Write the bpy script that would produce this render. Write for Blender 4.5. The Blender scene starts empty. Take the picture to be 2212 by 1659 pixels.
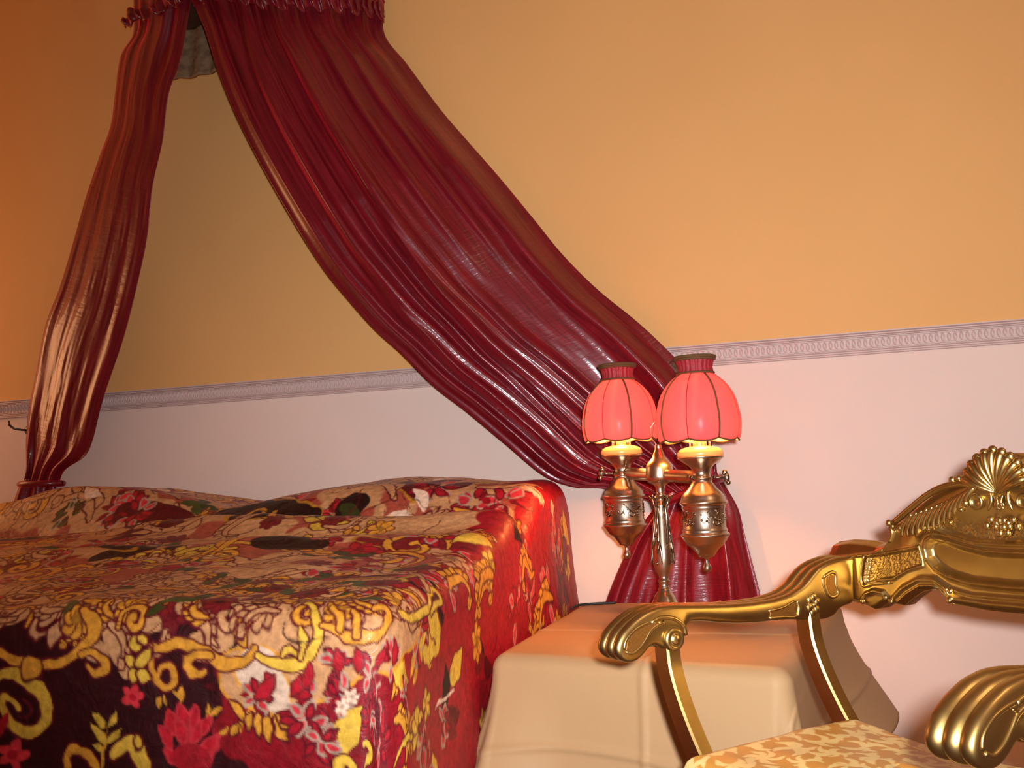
import bpy, bmesh, math, random
import numpy as np
from mathutils import Vector, Matrix

random.seed(7)
rng = np.random.default_rng(11)
C = bpy.context.scene.collection
PI = math.pi

# ------------------------------------------------------------------ camera
F, CX, CY = 2200.0, 1106.0, 829.5
EYE = np.array([0.0, 0.0, 1.0])
def _basis(yaw, pitch, roll):
    y, p, r = np.radians([yaw, pitch, roll])
    f = np.array([-np.sin(y)*np.cos(p), np.cos(y)*np.cos(p), np.sin(p)])
    r0 = np.array([np.cos(y), np.sin(y), 0.0]); u0 = np.cross(r0, f)
    return r0*np.cos(r)-u0*np.sin(r), u0*np.cos(r)+r0*np.sin(r), f
RR, UU, FF = _basis(17.8, 5.27, 2.5)
cd = bpy.data.cameras.new('camera'); cam = bpy.data.objects.new('camera', cd); C.objects.link(cam)
cd.sensor_width = 36.0; cd.lens = F/2212.0*36.0; cd.clip_start = 0.05; cd.clip_end = 60
cam.matrix_world = Matrix(((RR[0], UU[0], -FF[0], EYE[0]), (RR[1], UU[1], -FF[1], EYE[1]),
                           (RR[2], UU[2], -FF[2], EYE[2]), (0, 0, 0, 1)))
bpy.context.scene.camera = cam
cd.dof.use_dof = False

# ------------------------------------------------------------------ world, lights, exposure
sc = bpy.context.scene
sc.view_settings.view_transform = 'Standard'; sc.view_settings.look = 'None'
sc.view_settings.gamma = 1.0; sc.view_settings.use_curve_mapping = False
sc.view_settings.exposure = 0.45
w = bpy.data.worlds.new('room_air'); sc.world = w; w.use_nodes = True
w.node_tree.nodes['Background'].inputs[0].default_value = (1.0, 0.72, 0.5, 1)
w.node_tree.nodes['Background'].inputs[1].default_value = 0.05

def light(name, kind, loc, energy, color, size=0.1, target=None, size_y=None, spread=None):
    ld = bpy.data.lights.new(name, kind); ld.energy = energy; ld.color = color
    if kind == 'AREA':
        ld.size = size
        if size_y: ld.shape = 'RECTANGLE'; ld.size_y = size_y
        if spread: ld.spread = spread
    elif kind in ('POINT', 'SPOT'): ld.shadow_soft_size = size
    o = bpy.data.objects.new(name, ld); o.location = loc; C.objects.link(o)
    if target is not None:
        o.rotation_euler = (Vector(target)-Vector(loc)).to_track_quat('-Z', 'Y').to_euler()
    return o
WARM = (1.0, 0.60, 0.28)
fl = light('camera_flash', 'SPOT', tuple(EYE + UU*0.045 + RR*0.04 - FF*0.03), 232, (0.97, 1.0, 1.04), 0.02, tuple(EYE+FF*3+RR*0.45+UU*0.1))
fl.data.spot_size = math.radians(88); fl.data.spot_blend = 1.0
light('ceiling_lamp_light', 'POINT', (1.7, 0.8, 2.95), 21, (1.0, 0.78, 0.55), 0.30)
light('far_bedside_lamp_light', 'POINT', (-4.15, 2.78, 1.7), 24, (1.0, 0.50, 0.22), 0.40)

# ------------------------------------------------------------------ reading positions
def ray(x, y): return FF + RR*(x-CX)/F - UU*(y-CY)/F
def on_y(x, y, Y): r = ray(x, y); return EYE + r*Y/r[1]
def on_z(x, y, z): r = ray(x, y); return EYE + r*(z-1.0)/r[2]
def proj(P):
    d = np.asarray(P)-EYE; dz = d@FF
    return CX+F*(d@RR)/dz, CY-F*(d@UU)/dz

# ------------------------------------------------------------------ helpers
def link(name, me, mat=None, parent=None, smooth=True):
    o = bpy.data.objects.new(name, me); C.objects.link(o)
    if mat:
        for m in (mat if isinstance(mat, (list, tuple)) else [mat]): me.materials.append(m)
    if smooth: me.shade_smooth()
    if parent: o.parent = parent
    return o
def from_bm(name, bm, mat=None, parent=None, smooth=True, sharp=None):
    bmesh.ops.recalc_face_normals(bm, faces=bm.faces)
    me = bpy.data.meshes.new(name); bm.to_mesh(me); bm.free()
    if smooth and sharp is not None:
        me.shade_smooth(); me.set_sharp_from_angle(angle=math.radians(sharp))
        o = bpy.data.objects.new(name, me); C.objects.link(o)
        if mat: me.materials.append(mat)
        if parent: o.parent = parent
        return o
    return link(name, me, mat, parent, smooth)
def empty(name, loc, label=None, cat=None, group=None, rotz=0):
    o = bpy.data.objects.new(name, None); C.objects.link(o); o.location = loc; o.rotation_euler = (0, 0, rotz)
    o.empty_display_size = 0.05
    if label: o['label'] = label
    if cat: o['category'] = cat
    if group: o['group'] = group
    return o
def tag(o, label, cat, group=None):
    o['label'] = label; o['category'] = cat
    if group: o['group'] = group
    return o
def structure(o, label=None, cat=None):
    o['kind'] = 'structure'
    if label: o['label'] = label; o['category'] = cat
    return o
def add_box(bm, x0, x1, y0, y1, z0, z1):
    v = [bm.verts.new(p) for p in ((x0,y0,z0),(x1,y0,z0),(x1,y1,z0),(x0,y1,z0),(x0,y0,z1),(x1,y0,z1),(x1,y1,z1),(x0,y1,z1))]
    for f in ((0,3,2,1),(4,5,6,7),(0,1,5,4),(1,2,6,5),(2,3,7,6),(3,0,4,7)): bm.faces.new([v[i] for i in f])
def box_obj(name, x0, x1, y0, y1, z0, z1, mat, parent=None, bevel=0):
    bm = bmesh.new(); add_box(bm, x0, x1, y0, y1, z0, z1)
    if bevel: bmesh.ops.bevel(bm, geom=list(bm.edges), offset=bevel, segments=3, affect='EDGES', profile=0.5)
    return from_bm(name, bm, mat, parent, smooth=bool(bevel), sharp=40 if bevel else None)
def add_lathe(bm, prof, seg=40, mat4=None, fr=None, cap=True):
    """prof: list of (r, z); fr(angle, r, z)->(r, z) shapes the ring"""
    rings = []
    for r, z in prof:
        ring = []
        for i in range(seg):
            a = 2*PI*i/seg
            rr, zz = fr(a, r, z) if fr else (r, z)
            p = Vector((rr*math.cos(a), rr*math.sin(a), zz))
            ring.append(bm.verts.new(mat4 @ p if mat4 else p))
        rings.append(ring)
    for a, b in zip(rings, rings[1:]):
        for i in range(seg):
            j = (i+1) % seg
            bm.faces.new((a[i], a[j], b[j], b[i]))
    if cap:
        bm.faces.new(rings[0][::-1]); bm.faces.new(rings[-1])
def add_tube(bm, pts, rad, seg=8, cap=True, flat=1.0, nrm=None):
    """tapered tube through pts (rad: number or list); flat squashes it along nrm"""
    pts = [Vector(p) for p in pts]; n = len(pts)
    if not isinstance(rad, (list, tuple, np.ndarray)): rad = [rad]*n
    rings = []
    up = Vector(nrm) if nrm is not None else None
    for i, p in enumerate(pts):
        t = (pts[min(i+1, n-1)]-pts[max(i-1, 0)]).normalized()
        if up is None:
            up0 = Vector((0, 0, 1)) if abs(t.z) < 0.9 else Vector((1, 0, 0))
            a = t.cross(up0).normalized(); up = a.cross(t).normalized()
        if nrm is not None: u = (Vector(nrm) - t*t.dot(Vector(nrm))).normalized()
        else:
            u = (up - t*t.dot(up)).normalized(); up = u
        a = t.cross(u).normalized()
        rings.append([bm.verts.new(p + a*math.cos(2*PI*k/seg)*rad[i] + u*math.sin(2*PI*k/seg)*rad[i]*flat) for k in range(seg)])
    for A, B in zip(rings, rings[1:]):
        for k in range(seg):
            j = (k+1) % seg; bm.faces.new((A[k], A[j], B[j], B[k]))
    if cap: bm.faces.new(rings[0][::-1]); bm.faces.new(rings[-1])
def add_ball(bm, c, r, s=(1, 1, 1), seg=12):
    bmesh.ops.create_uvsphere(bm, u_segments=seg, v_segments=max(6, seg*2//3), radius=r,
        matrix=Matrix.Translation(Vector(c)) @ Matrix.Diagonal((*s, 1)))
def spline(pts, n):
    """Catmull-Rom through pts, n samples"""
    P = np.array(pts, float); m = len(P)
    d = np.r_[0, np.cumsum(np.sqrt(np.maximum(1e-12, np.linalg.norm(np.diff(P, axis=0), axis=1))))]
    t = np.linspace(0, d[-1], n); out = []
    for tt in t:
        i = min(max(np.searchsorted(d, tt, side='right')-1, 0), m-2)
        u = (tt-d[i])/(d[i+1]-d[i]); h = d[i+1]-d[i]
        m0 = (P[i+1]-P[i-1])/(d[i+1]-d[i-1])*h if i > 0 else (P[i+1]-P[i])
        m1 = (P[i+2]-P[i])/(d[i+2]-d[i])*h if i+2 < m else (P[i+1]-P[i])
        out.append((2*u**3-3*u**2+1)*P[i]+(u**3-2*u**2+u)*m0+(-2*u**3+3*u**2)*P[i+1]+(u**3-u**2)*m1)
    return np.array(out)
def grid_mesh(name, V, wrap=False, back=None):
    """V: (n, m, 3) array of points -> mesh"""
    n, m = V.shape[:2]
    me = bpy.data.meshes.new(name)
    idx = np.arange(n*m).reshape(n, m)
    q = np.stack([idx[:-1, :-1], idx[:-1, 1:], idx[1:, 1:], idx[1:, :-1]], -1).reshape(-1, 4)
    me.vertices.add(n*m); me.vertices.foreach_set('co', V.reshape(-1).astype(np.float32))
    me.loops.add(q.size); me.loops.foreach_set('vertex_index', q.reshape(-1).astype(np.int32))
    me.polygons.add(len(q)); me.polygons.foreach_set('loop_start', np.arange(0, q.size, 4, dtype=np.int32))
    me.update(calc_edges=True); me.validate()
    return me
def smst(x, a, b):
    t = np.clip((x-a)/(b-a), 0, 1); return t*t*(3-2*t)
def vnoise(x, y, seed=0):
    """smooth 2-D value noise, numpy"""
    r = np.random.default_rng(seed); T = r.random((64, 64))*2-1
    xi = np.floor(x).astype(int); yi = np.floor(y).astype(int); fx = x-xi; fy = y-yi
    fx = fx*fx*(3-2*fx); fy = fy*fy*(3-2*fy)
    g = lambda a, b: T[a % 64, b % 64]
    return (g(xi, yi)*(1-fx)+g(xi+1, yi)*fx)*(1-fy)+(g(xi, yi+1)*(1-fx)+g(xi+1, yi+1)*fx)*fy

# ------------------------------------------------------------------ materials
def srgb(r, g, b):
    f = lambda c: (c/255/12.92 if c/255 <= 0.04045 else ((c/255+0.055)/1.055)**2.4)
    return (f(r), f(g), f(b), 1)
def mat(name, col, rough=0.5, metal=0.0, noise=None, bump=None, coat=None, sheen=None, spec=None, tint=None):
    m = bpy.data.materials.new(name); m.use_nodes = True; nt = m.node_tree; N = nt.nodes; L = nt.links
    b = N['Principled BSDF']; b.inputs['Base Color'].default_value = col
    b.inputs['Roughness'].default_value = rough; b.inputs['Metallic'].default_value = metal
    if spec is not None: b.inputs['Specular IOR Level'].default_value = spec
    if coat: b.inputs['Coat Weight'].default_value = coat[0]; b.inputs['Coat Roughness'].default_value = coat[1]
    if sheen:
        b.inputs['Sheen Weight'].default_value = sheen[0]; b.inputs['Sheen Roughness'].default_value = sheen[1]
        b.inputs['Sheen Tint'].default_value = sheen[2]
    tc = N.new('ShaderNodeTexCoord')
    if noise:       # (scale, second colour, low, high)
        n = N.new('ShaderNodeTexNoise'); n.inputs['Scale'].default_value = noise[0]; n.inputs['Detail'].default_value = 5
        L.new(tc.outputs['Object'], n.inputs['Vector'])
        r = N.new('ShaderNodeMapRange'); r.inputs['From Min'].default_value = noise[2]; r.inputs['From Max'].default_value = noise[3]
        L.new(n.outputs['Fac'], r.inputs['Value'])
        mx = N.new('ShaderNodeMix'); mx.data_type = 'RGBA'
        mx.inputs['A'].default_value = col; mx.inputs['B'].default_value = noise[1]
        L.new(r.outputs['Result'], mx.inputs['Factor']); L.new(mx.outputs['Result'], b.inputs['Base Color'])
    if bump:        # (scale, strength, distance)
        n2 = N.new('ShaderNodeTexNoise'); n2.inputs['Scale'].default_value = bump[0]; n2.inputs['Detail'].default_value = 6
        L.new(tc.outputs['Object'], n2.inputs['Vector'])
        bp = N.new('ShaderNodeBump'); bp.inputs['Strength'].default_value = bump[1]; bp.inputs['Distance'].default_value = bump[2]
        L.new(n2.outputs['Fac'], bp.inputs['Height']); L.new(bp.outputs['Normal'], b.inputs['Normal'])
        if coat: L.new(bp.outputs['Normal'], b.inputs['Coat Normal'])
    return m
M = {}
M['ochre'] = mat('ochre_wall_paint', srgb(228, 172, 106), 0.75, noise=(1.2, srgb(222, 165, 99), 0.3, 0.7), bump=(160, 0.12, 0.002))
M['white'] = mat('white_wall_paint', srgb(230, 203, 190), 0.75, noise=(1.5, srgb(224, 197, 184), 0.3, 0.7), bump=(160, 0.12, 0.002))
M['trim'] = mat('rail_paint', srgb(205, 178, 172), 0.55, bump=(300, 0.1, 0.001))
M['floor'] = mat('floor_tile', srgb(150, 96, 60), 0.4, noise=(3, srgb(120, 74, 46), 0.3, 0.7))
M['ceiling'] = mat('ceiling_paint', srgb(225, 205, 180), 0.8, bump=(120, 0.1, 0.002))
M['room'] = mat('side_wall_paint', srgb(222, 196, 165), 0.8, bump=(120, 0.1, 0.002))
M['gold'] = mat('gilded_wood', (0.52, 0.36, 0.135, 1), 0.34, 1.0, noise=(14, (0.42, 0.26, 0.08, 1), 0.35, 0.7), bump=(60, 0.10, 0.002))
M['gold_dark'] = mat('gilded_wood_hollow_shade', (0.40, 0.20, 0.055, 1), 0.42, 1.0, bump=(900, 0.5, 0.0012))  # darker copy of the gilt, shade of the hollows put into the colour
M['gold_shaded'] = mat('shadow_side_gilt_wood', (0.27, 0.105, 0.035, 1), 0.40, 0.85, bump=(60, 0.1, 0.002))  # gilt as on its shadowed side, shade in the colour; not assigned
M['brass'] = mat('aged_brass', (0.56, 0.44, 0.33, 1), 0.30, 1.0, noise=(25, (0.42, 0.30, 0.20, 1), 0.4, 0.75), bump=(200, 0.06, 0.001))
M['brass_orn'] = mat('tarnished_silvered_brass', (0.36, 0.28, 0.20, 1), 0.25, 1.0, noise=(60, (0.14, 0.09, 0.06, 1), 0.45, 0.65))
M['dark_metal'] = mat('dark_metal', (0.10, 0.085, 0.08, 1), 0.35, 0.9)
M['cord'] = mat('black_rubber', (0.02, 0.018, 0.018, 1), 0.5)
M['wood'] = mat('dark_wood', srgb(80, 48, 30), 0.45, noise=(6, srgb(56, 32, 20), 0.3, 0.7))
M['linen'] = mat('mattress_ticking', srgb(205, 190, 175), 0.8, bump=(300, 0.2, 0.001))
M['braid'] = mat('brown_braid', srgb(92, 62, 28), 0.7, bump=(1500, 0.9, 0.001))
M['seam'] = mat('dark_red_seam', srgb(150, 18, 30), 0.6)
M['cream_sleeve'] = mat('lamplit_cream_sleeve', srgb(246, 176, 96), 0.3, coat=(0.4, 0.08))  # cream, with the orange of the lamp light put into the base colour
M['backing'] = mat('canopy_backing_cloth', srgb(150, 112, 78), 0.8, noise=(40, srgb(120, 86, 60), 0.4, 0.65), bump=(90, 0.6, 0.004))
M['tape'] = mat('fringe', srgb(176, 124, 48), 0.6, noise=(160, srgb(110, 66, 22), 0.4, 0.6), bump=(400, 0.8, 0.003))

def silk(name):
    m = mat(name, (0.30, 0.010, 0.020, 1), 0.42, spec=0.3, coat=(0.42, 0.14), sheen=(0.7, 0.28, (1.0, 0.025, 0.05, 1)))
    nt = m.node_tree; N = nt.nodes; L = nt.links; b = N['Principled BSDF']
    tc = N.new('ShaderNodeTexCoord')
    uv = N.new('ShaderNodeAttribute'); uv.attribute_name = 'thread'
    mp = N.new('ShaderNodeMapping'); mp.inputs['Scale'].default_value = (90, 5, 1); L.new(uv.outputs['Vector'], mp.inputs['Vector'])
    n1 = N.new('ShaderNodeTexNoise'); n1.inputs['Scale'].default_value = 1.0; n1.inputs['Detail'].default_value = 4; L.new(mp.outputs['Vector'], n1.inputs['Vector'])
    mx = N.new('ShaderNodeMix'); mx.data_type = 'RGBA'; mx.inputs['A'].default_value = (0.10, 0.0035, 0.008, 1); mx.inputs['B'].default_value = (0.21, 0.007, 0.015, 1)
    r = N.new('ShaderNodeMapRange'); r.inputs['From Min'].default_value = 0.3; r.inputs['From Max'].default_value = 0.7
    L.new(n1.outputs['Fac'], r.inputs['Value']); L.new(r.outputs['Result'], mx.inputs['Factor']); L.new(mx.outputs['Result'], b.inputs['Base Color'])
    mp2 = N.new('ShaderNodeMapping'); mp2.inputs['Scale'].default_value = (14, 60, 1); L.new(uv.outputs['Vector'], mp2.inputs['Vector'])
    n2 = N.new('ShaderNodeTexNoise'); n2.inputs['Scale'].default_value = 1.0; n2.inputs['Detail'].default_value = 7; n2.inputs['Distortion'].default_value = 0.6
    L.new(mp2.outputs['Vector'], n2.inputs['Vector'])
    n3 = N.new('ShaderNodeTexNoise'); n3.inputs['Scale'].default_value = 9.0; n3.inputs['Detail'].default_value = 3; L.new(tc.outputs['Object'], n3.inputs['Vector'])
    ad = N.new('ShaderNodeMath'); ad.operation = 'MULTIPLY_ADD'; ad.inputs[1].default_value = 2.0; L.new(n3.outputs['Fac'], ad.inputs[0]); L.new(n2.outputs['Fac'], ad.inputs[2])
    bp = N.new('ShaderNodeBump'); bp.inputs['Strength'].default_value = 0.30; bp.inputs['Distance'].default_value = 0.003
    L.new(ad.outputs[0], bp.inputs['Height']); L.new(bp.outputs['Normal'], b.inputs['Normal']); L.new(bp.outputs['Normal'], b.inputs['Coat Normal'])
    b.inputs['Coat Tint'].default_value = (1.0, 0.80, 0.86, 1)
    return m
M['silk'] = silk('wine_red_silk')

def cloth_satin():
    m = mat('champagne_satin', srgb(180, 143, 102), 0.55, spec=0.18, bump=(25, 0.10, 0.01))
    return m
M['satin'] = cloth_satin()

def plush():
    m = mat('flowered_plush', (0.3, 0.05, 0.05, 1), 0.55, spec=0.25)
    nt = m.node_tree; N = nt.nodes; L = nt.links; b = N['Principled BSDF']
    at = N.new('ShaderNodeAttribute'); at.attribute_name = 'pattern'
    tc = N.new('ShaderNodeTexCoord')
    n = N.new('ShaderNodeTexNoise'); n.inputs['Scale'].default_value = 70; n.inputs['Detail'].default_value = 4
    L.new(tc.outputs['Object'], n.inputs['Vector'])
    mx = N.new('ShaderNodeMix'); mx.data_type = 'RGBA'; mx.blend_type = 'MULTIPLY'
    r = N.new('ShaderNodeMapRange'); r.inputs['To Min'].default_value = 0.72; r.inputs['To Max'].default_value = 1.15
    r.inputs['From Min'].default_value = 0.3; r.inputs['From Max'].default_value = 0.7
    L.new(n.outputs['Fac'], r.inputs['Value']); mx.inputs['Factor'].default_value = 1
    L.new(at.outputs['Color'], mx.inputs['A']); L.new(r.outputs['Result'], mx.inputs['B'])
    L.new(mx.outputs['Result'], b.inputs['Base Color'])
    n2 = N.new('ShaderNodeTexNoise'); n2.inputs['Scale'].default_value = 22; n2.inputs['Detail'].default_value = 6; n2.inputs['Distortion'].default_value = 0.8
    L.new(tc.outputs['Object'], n2.inputs['Vector'])
    bp = N.new('ShaderNodeBump'); bp.inputs['Strength'].default_value = 0.45; bp.inputs['Distance'].default_value = 0.012
    L.new(n2.outputs['Fac'], bp.inputs['Height']); L.new(bp.outputs['Normal'], b.inputs['Normal'])
    b.inputs['Coat Weight'].default_value = 0.16; b.inputs['Coat Roughness'].default_value = 0.24; L.new(bp.outputs['Normal'], b.inputs['Coat Normal'])
    return m
M['plush'] = plush()

def damask():
    m = mat('gold_damask', srgb(214, 176, 104), 0.38, spec=0.5)
    nt = m.node_tree; N = nt.nodes; L = nt.links; b = N['Principled BSDF']
    at = N.new('ShaderNodeAttribute'); at.attribute_name = 'pattern'
    L.new(at.outputs['Color'], b.inputs['Base Color'])
    tc = N.new('ShaderNodeTexCoord'); n2 = N.new('ShaderNodeTexNoise'); n2.inputs['Scale'].default_value = 500
    L.new(tc.outputs['Object'], n2.inputs['Vector'])
    bp = N.new('ShaderNodeBump'); bp.inputs['Strength'].default_value = 0.2; bp.inputs['Distance'].default_value = 0.001
    L.new(n2.outputs['Fac'], bp.inputs['Height']); L.new(bp.outputs['Normal'], b.inputs['Normal'])
    return m
M['damask'] = damask()

def shade_fabric(name, dcol, tcol, ft):
    m = bpy.data.materials.new(name); m.use_nodes = True; nt = m.node_tree; N = nt.nodes; L = nt.links
    N.remove(N['Principled BSDF']); out = N['Material Output']
    d = N.new('ShaderNodeBsdfDiffuse'); t = N.new('ShaderNodeBsdfTranslucent'); mx = N.new('ShaderNodeMixShader')
    g = N.new('ShaderNodeBsdfGlossy'); g.inputs['Roughness'].default_value = 0.3; mx2 = N.new('ShaderNodeMixShader'); mx2.inputs[0].default_value = 0.008
    tc = N.new('ShaderNodeTexCoord'); n = N.new('ShaderNodeTexNoise'); n.inputs['Scale'].default_value = 14; L.new(tc.outputs['Object'], n.inputs['Vector'])
    r = N.new('ShaderNodeMapRange'); r.inputs['From Min'].default_value = 0.3; r.inputs['From Max'].default_value = 0.7; r.inputs['To Min'].default_value = ft-0.08; r.inputs['To Max'].default_value = ft+0.08
    L.new(n.outputs['Fac'], r.inputs['Value']); L.new(r.outputs['Result'], mx.inputs[0])
    d.inputs['Color'].default_value = dcol; t.inputs['Color'].default_value = tcol
    L.new(d.outputs[0], mx.inputs[1]); L.new(t.outputs[0], mx.inputs[2]); L.new(mx.outputs[0], mx2.inputs[1]); L.new(g.outputs[0], mx2.inputs[2]); L.new(mx2.outputs[0], out.inputs['Surface'])
    return m
M['shade'] = shade_fabric('rose_silk_shade', (0.62, 0.07, 0.13, 1), (0.50, 0.078, 0.24, 1), 0.55)
M['lining'] = shade_fabric('cream_shade_lining', (0.9, 0.75, 0.5, 1), (1.0, 0.85, 0.62, 1), 0.6)
M['collar'] = mat('gathered_red_collar', (0.30, 0.012, 0.02, 1), 0.6, bump=(200, 0.5, 0.003))
def emis(name, col, s):
    m = bpy.data.materials.new(name); m.use_nodes = True; b = m.node_tree.nodes['Principled BSDF']
    b.inputs['Emission Color'].default_value = col; b.inputs['Emission Strength'].default_value = s; b.inputs['Base Color'].default_value = (1, .9, .8, 1)
    return m
M['bulb'] = emis('glowing_bulb', (1.0, 0.62, 0.28, 1), 25)

# ------------------------------------------------------------------ the room
WY = 3.2; RZ = 1.32; RH = 0.070; HZ = 3.45
bm = bmesh.new(); add_box(bm, -4.6, 2.6, WY, WY+0.12, 0, RZ+RH/2)
add_box(bm, -4.6, 2.6, WY, WY+0.12, RZ+RH/2, HZ)
o = from_bm('wall_back', bm, None, smooth=False)
o.data.materials.append(M['white']); o.data.materials.append(M['ochre'])
for p in o.data.polygons: p.material_index = 1 if p.center.z > RZ+RH/2 else 0
structure(o)
structure(box_obj('floor', -4.6, 2.6, -2.2, WY+0.12, -0.1, 0.0, M['floor']))
structure(box_obj('ceiling', -4.6, 2.6, -2.2, WY+0.12, HZ, HZ+0.1, M['ceiling']))
structure(box_obj('wall_left', -4.72, -4.6, -2.2, WY+0.12, 0, HZ, M['room']))
structure(box_obj('wall_right', 2.6, 2.72, -2.2, WY+0.12, 0, HZ, M['room']))
structure(box_obj('wall_front', -4.6, 2.6, -2.32, -2.2, 0, HZ, M['room']))

# dado rail: profile along X plus a running chain of rings
prof = [(0, 0), (0.004, 0), (0.009, 0.002), (0.009, 0.005), (0.006, 0.0065), (0.009, 0.008), (0.009, 0.011), (0.006, 0.0125), (0.010, 0.0145), (0.010, 0.0165),
        (0.005, 0.018), (0.005, 0.052), (0.010, 0.0535), (0.010, 0.0555), (0.006, 0.0575), (0.011, 0.059), (0.011, 0.062), (0.007, 0.0635), (0.013, 0.066), (0.013, 0.069), (0, 0.070)]
bm = bmesh.new()
ra = [bm.verts.new((-4.6, WY-d, RZ+z)) for d, z in prof]; rb = [bm.verts.new((2.6, WY-d, RZ+z)) for d, z in prof]
for i in range(len(prof)-1): bm.faces.new((ra[i], ra[i+1], rb[i+1], rb[i]))
for k in range(290):
    x = -3.9+k*0.0165; R0 = 0.0145
    pts = [Vector((x+R0*math.cos(a)*0.85, WY-0.0058-0.0015*math.sin(2*a+0.6), RZ+0.035+R0*math.sin(a))) for a in np.linspace(0, 2*PI, 15)]
    add_tube(bm, pts, 0.0019, seg=4, cap=False)
for zc in (0.0200, 0.0500):
    for k in range(260):
        bmesh.ops.create_cube(bm, size=1, matrix=Matrix.Translation((-3.9+k*0.0185, WY-0.0068, RZ+zc)) @ Matrix.Diagonal((0.013, 0.0035, 0.0022, 1)))
structure(from_bm('trim_1', bm, M['trim'], smooth=False))

# ------------------------------------------------------------------ draped cloth (bed and table)
def drape(name, quad, ztop, Rr, over, flare, amp, nfold, na, nb, hfun=None, corner=0.0, seed=0, over_back=0.0, post=None, fadd=None):
    """quad: plan corners back-left, back-right, front-right, front-left of the flat top.
       over: (left, right, front) length of cloth hanging; returns V (nb, na, 3), A, B, OA, OB"""
    bl, br, fr, fl = [np.array(q, float) for q in quad]
    Wt = (np.linalg.norm(br-bl)+np.linalg.norm(fr-fl))/2; Lt = (np.linalg.norm(fl-bl)+np.linalg.norm(fr-br))/2
    a = np.linspace(-over[0], Wt+over[1], na); b = np.linspace(-over_back, Lt+over[2], nb)
    A, B = np.meshgrid(a, b)
    Ac = np.clip(A, 0, Wt); Bc = np.clip(B, 0, Lt)
    u = (Ac/Wt)[..., None]; v = (Bc/Lt)[..., None]
    base = (bl*(1-u)+br*u)*(1-v)+(fl*(1-u)+fr*u)*v
    ea = ((br-bl)*(1-v)+(fr-fl)*v); ea = ea/np.linalg.norm(ea, axis=-1, keepdims=True)
    eb = ((fl-bl)*(1-u)+(fr-br)*u); eb = eb/np.linalg.norm(eb, axis=-1, keepdims=True)
    na_ = np.stack([-eb[..., 1], eb[..., 0]], -1); na_ *= np.sign((na_*ea).sum(-1, keepdims=True))
    nb_ = np.stack([-ea[..., 1], ea[..., 0]], -1); nb_ *= np.sign((nb_*eb).sum(-1, keepdims=True))
    OA = A-Ac; OB = B-Bc; O = np.hypot(OA, OB)+1e-9
    # perimeter coordinate: front runs left to right, right side continues round the corner
    th = np.arctan2(np.abs(OB), np.abs(OA))
    cl = 0.30
    right = OA >= 0
    Pm = np.where(right, np.where(OA > 0, Wt + (PI/2-th)/(PI/2)*cl + (Lt-Bc), Ac), Ac)
    Pm = np.where((OA < 0), -((PI/2-th)/(PI/2)*cl + (Lt-Bc)), Pm)
    cosA = np.where(O > 1e-6, OA/O, 0)[..., None]; cosB = np.where(O > 1e-6, OB/O, 0)[..., None]
    dirv = na_*cosA+nb_*cosB; dirv /= np.maximum(1e-9, np.linalg.norm(dirv, axis=-1, keepdims=True))
    phi = np.clip(O/Rr, 0, PI/2); rest = np.maximum(0, O-Rr*PI/2)
    outw = Rr*np.sin(phi); down = Rr*(1-np.cos(phi))+rest
    fl_ = flare*rest
    if fadd is not None: fl_ = fl_ + fadd(A, B, OA, OB, rest, Wt, Lt)
    inc = smst(rest, 0.0, 0.30)
    folds = amp*inc*(0.6*np.sin(Pm*nfold*2*PI+1.1+0.5*np.sin(3*Pm))+0.4*vnoise(Pm*nfold*1.7+5, rest*2.0, seed))
    isc = np.abs(np.sin(2*th))*(O > 1e-6)
    folds = folds*(1+corner*isc)+corner*0.5*amp*inc*isc*np.cos(th*8)
    outw = outw+fl_+folds
    xy = base+dirv*outw[..., None]
    h = hfun(Ac, Bc, Wt, Lt, A, B) if hfun is not None else 0.0
    z = ztop-down+h*np.clip(1-rest/0.55, 0, 1)
    V = np.concatenate([xy, z[..., None]], -1)
    if post is not None: V = post(V, A, B, OA, OB, rest, Wt, Lt)
    return V, A, B, OA, OB, Wt, Lt

# ------------------------------------------------------------------ bedspread
BZ = 0.80
def bed_h(Ac, Bc, Wt, Lt, A, B):
    bn = Bc; x = Ac/Wt                      # metres from the head
    rise = 0.085*(1-smst(bn, 0.45, Lt-0.02))
    # two pillows and the dip between them
    pil = 0.165+0.055*np.exp(-((x-0.28)/0.17)**2)+0.035*np.exp(-((x-0.80)/0.16)**2)-0.025*np.exp(-((x-0.56)/0.07)**2)
    pil = pil*smst(x, -0.12, 0.12)
    env = smst(bn, -0.04, 0.06)*(1-smst(bn, 0.36, 0.56))
    h = rise*(1-env)+env*pil
    h = h+0.040*np.exp(-((bn-0.66-0.05*np.sin(9*x))/0.085)**2)*smst(x, 0.35, 0.6)   # the roll of the turned-down blanket
    h = h-0.020*np.exp(-((bn-0.565)/0.03)**2)
    h = h+0.020*np.exp(-((bn-0.98+0.15*(x-0.5))/0.07)**2)
    h = h+0.012*vnoise(Ac*4+3, Bc*5, 3)+0.005*vnoise(Ac*11, Bc*13, 4)
    return h
def bed_f(A, B, OA, OB, rest, Wt, Lt):
    return 0.05*smst(rest, 0, .5)*np.exp(-((B-0.25)/0.35)**2)*(OA > 0)
def bed_post(V, A, B, OA, OB, rest, Wt, Lt):
    # sink slightly under the front and keep clear of the wall
    V[..., 1] = np.minimum(V[..., 1], WY-0.015)
    return V
bquad = ((-2.96, WY-0.125), (-0.888, WY-0.125), (-0.82, 1.66), (-2.75, 1.40))
NA, NB = 820, 720
V, A, B, OA, OB, BW, BL = drape('bedspread', bquad, BZ, 0.060, (0.25, 0.62, 0.62), 0.0, 0.010, 2.6, NA, NB, bed_h, corner=0.8, seed=2, fadd=bed_f, post=bed_post)
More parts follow.
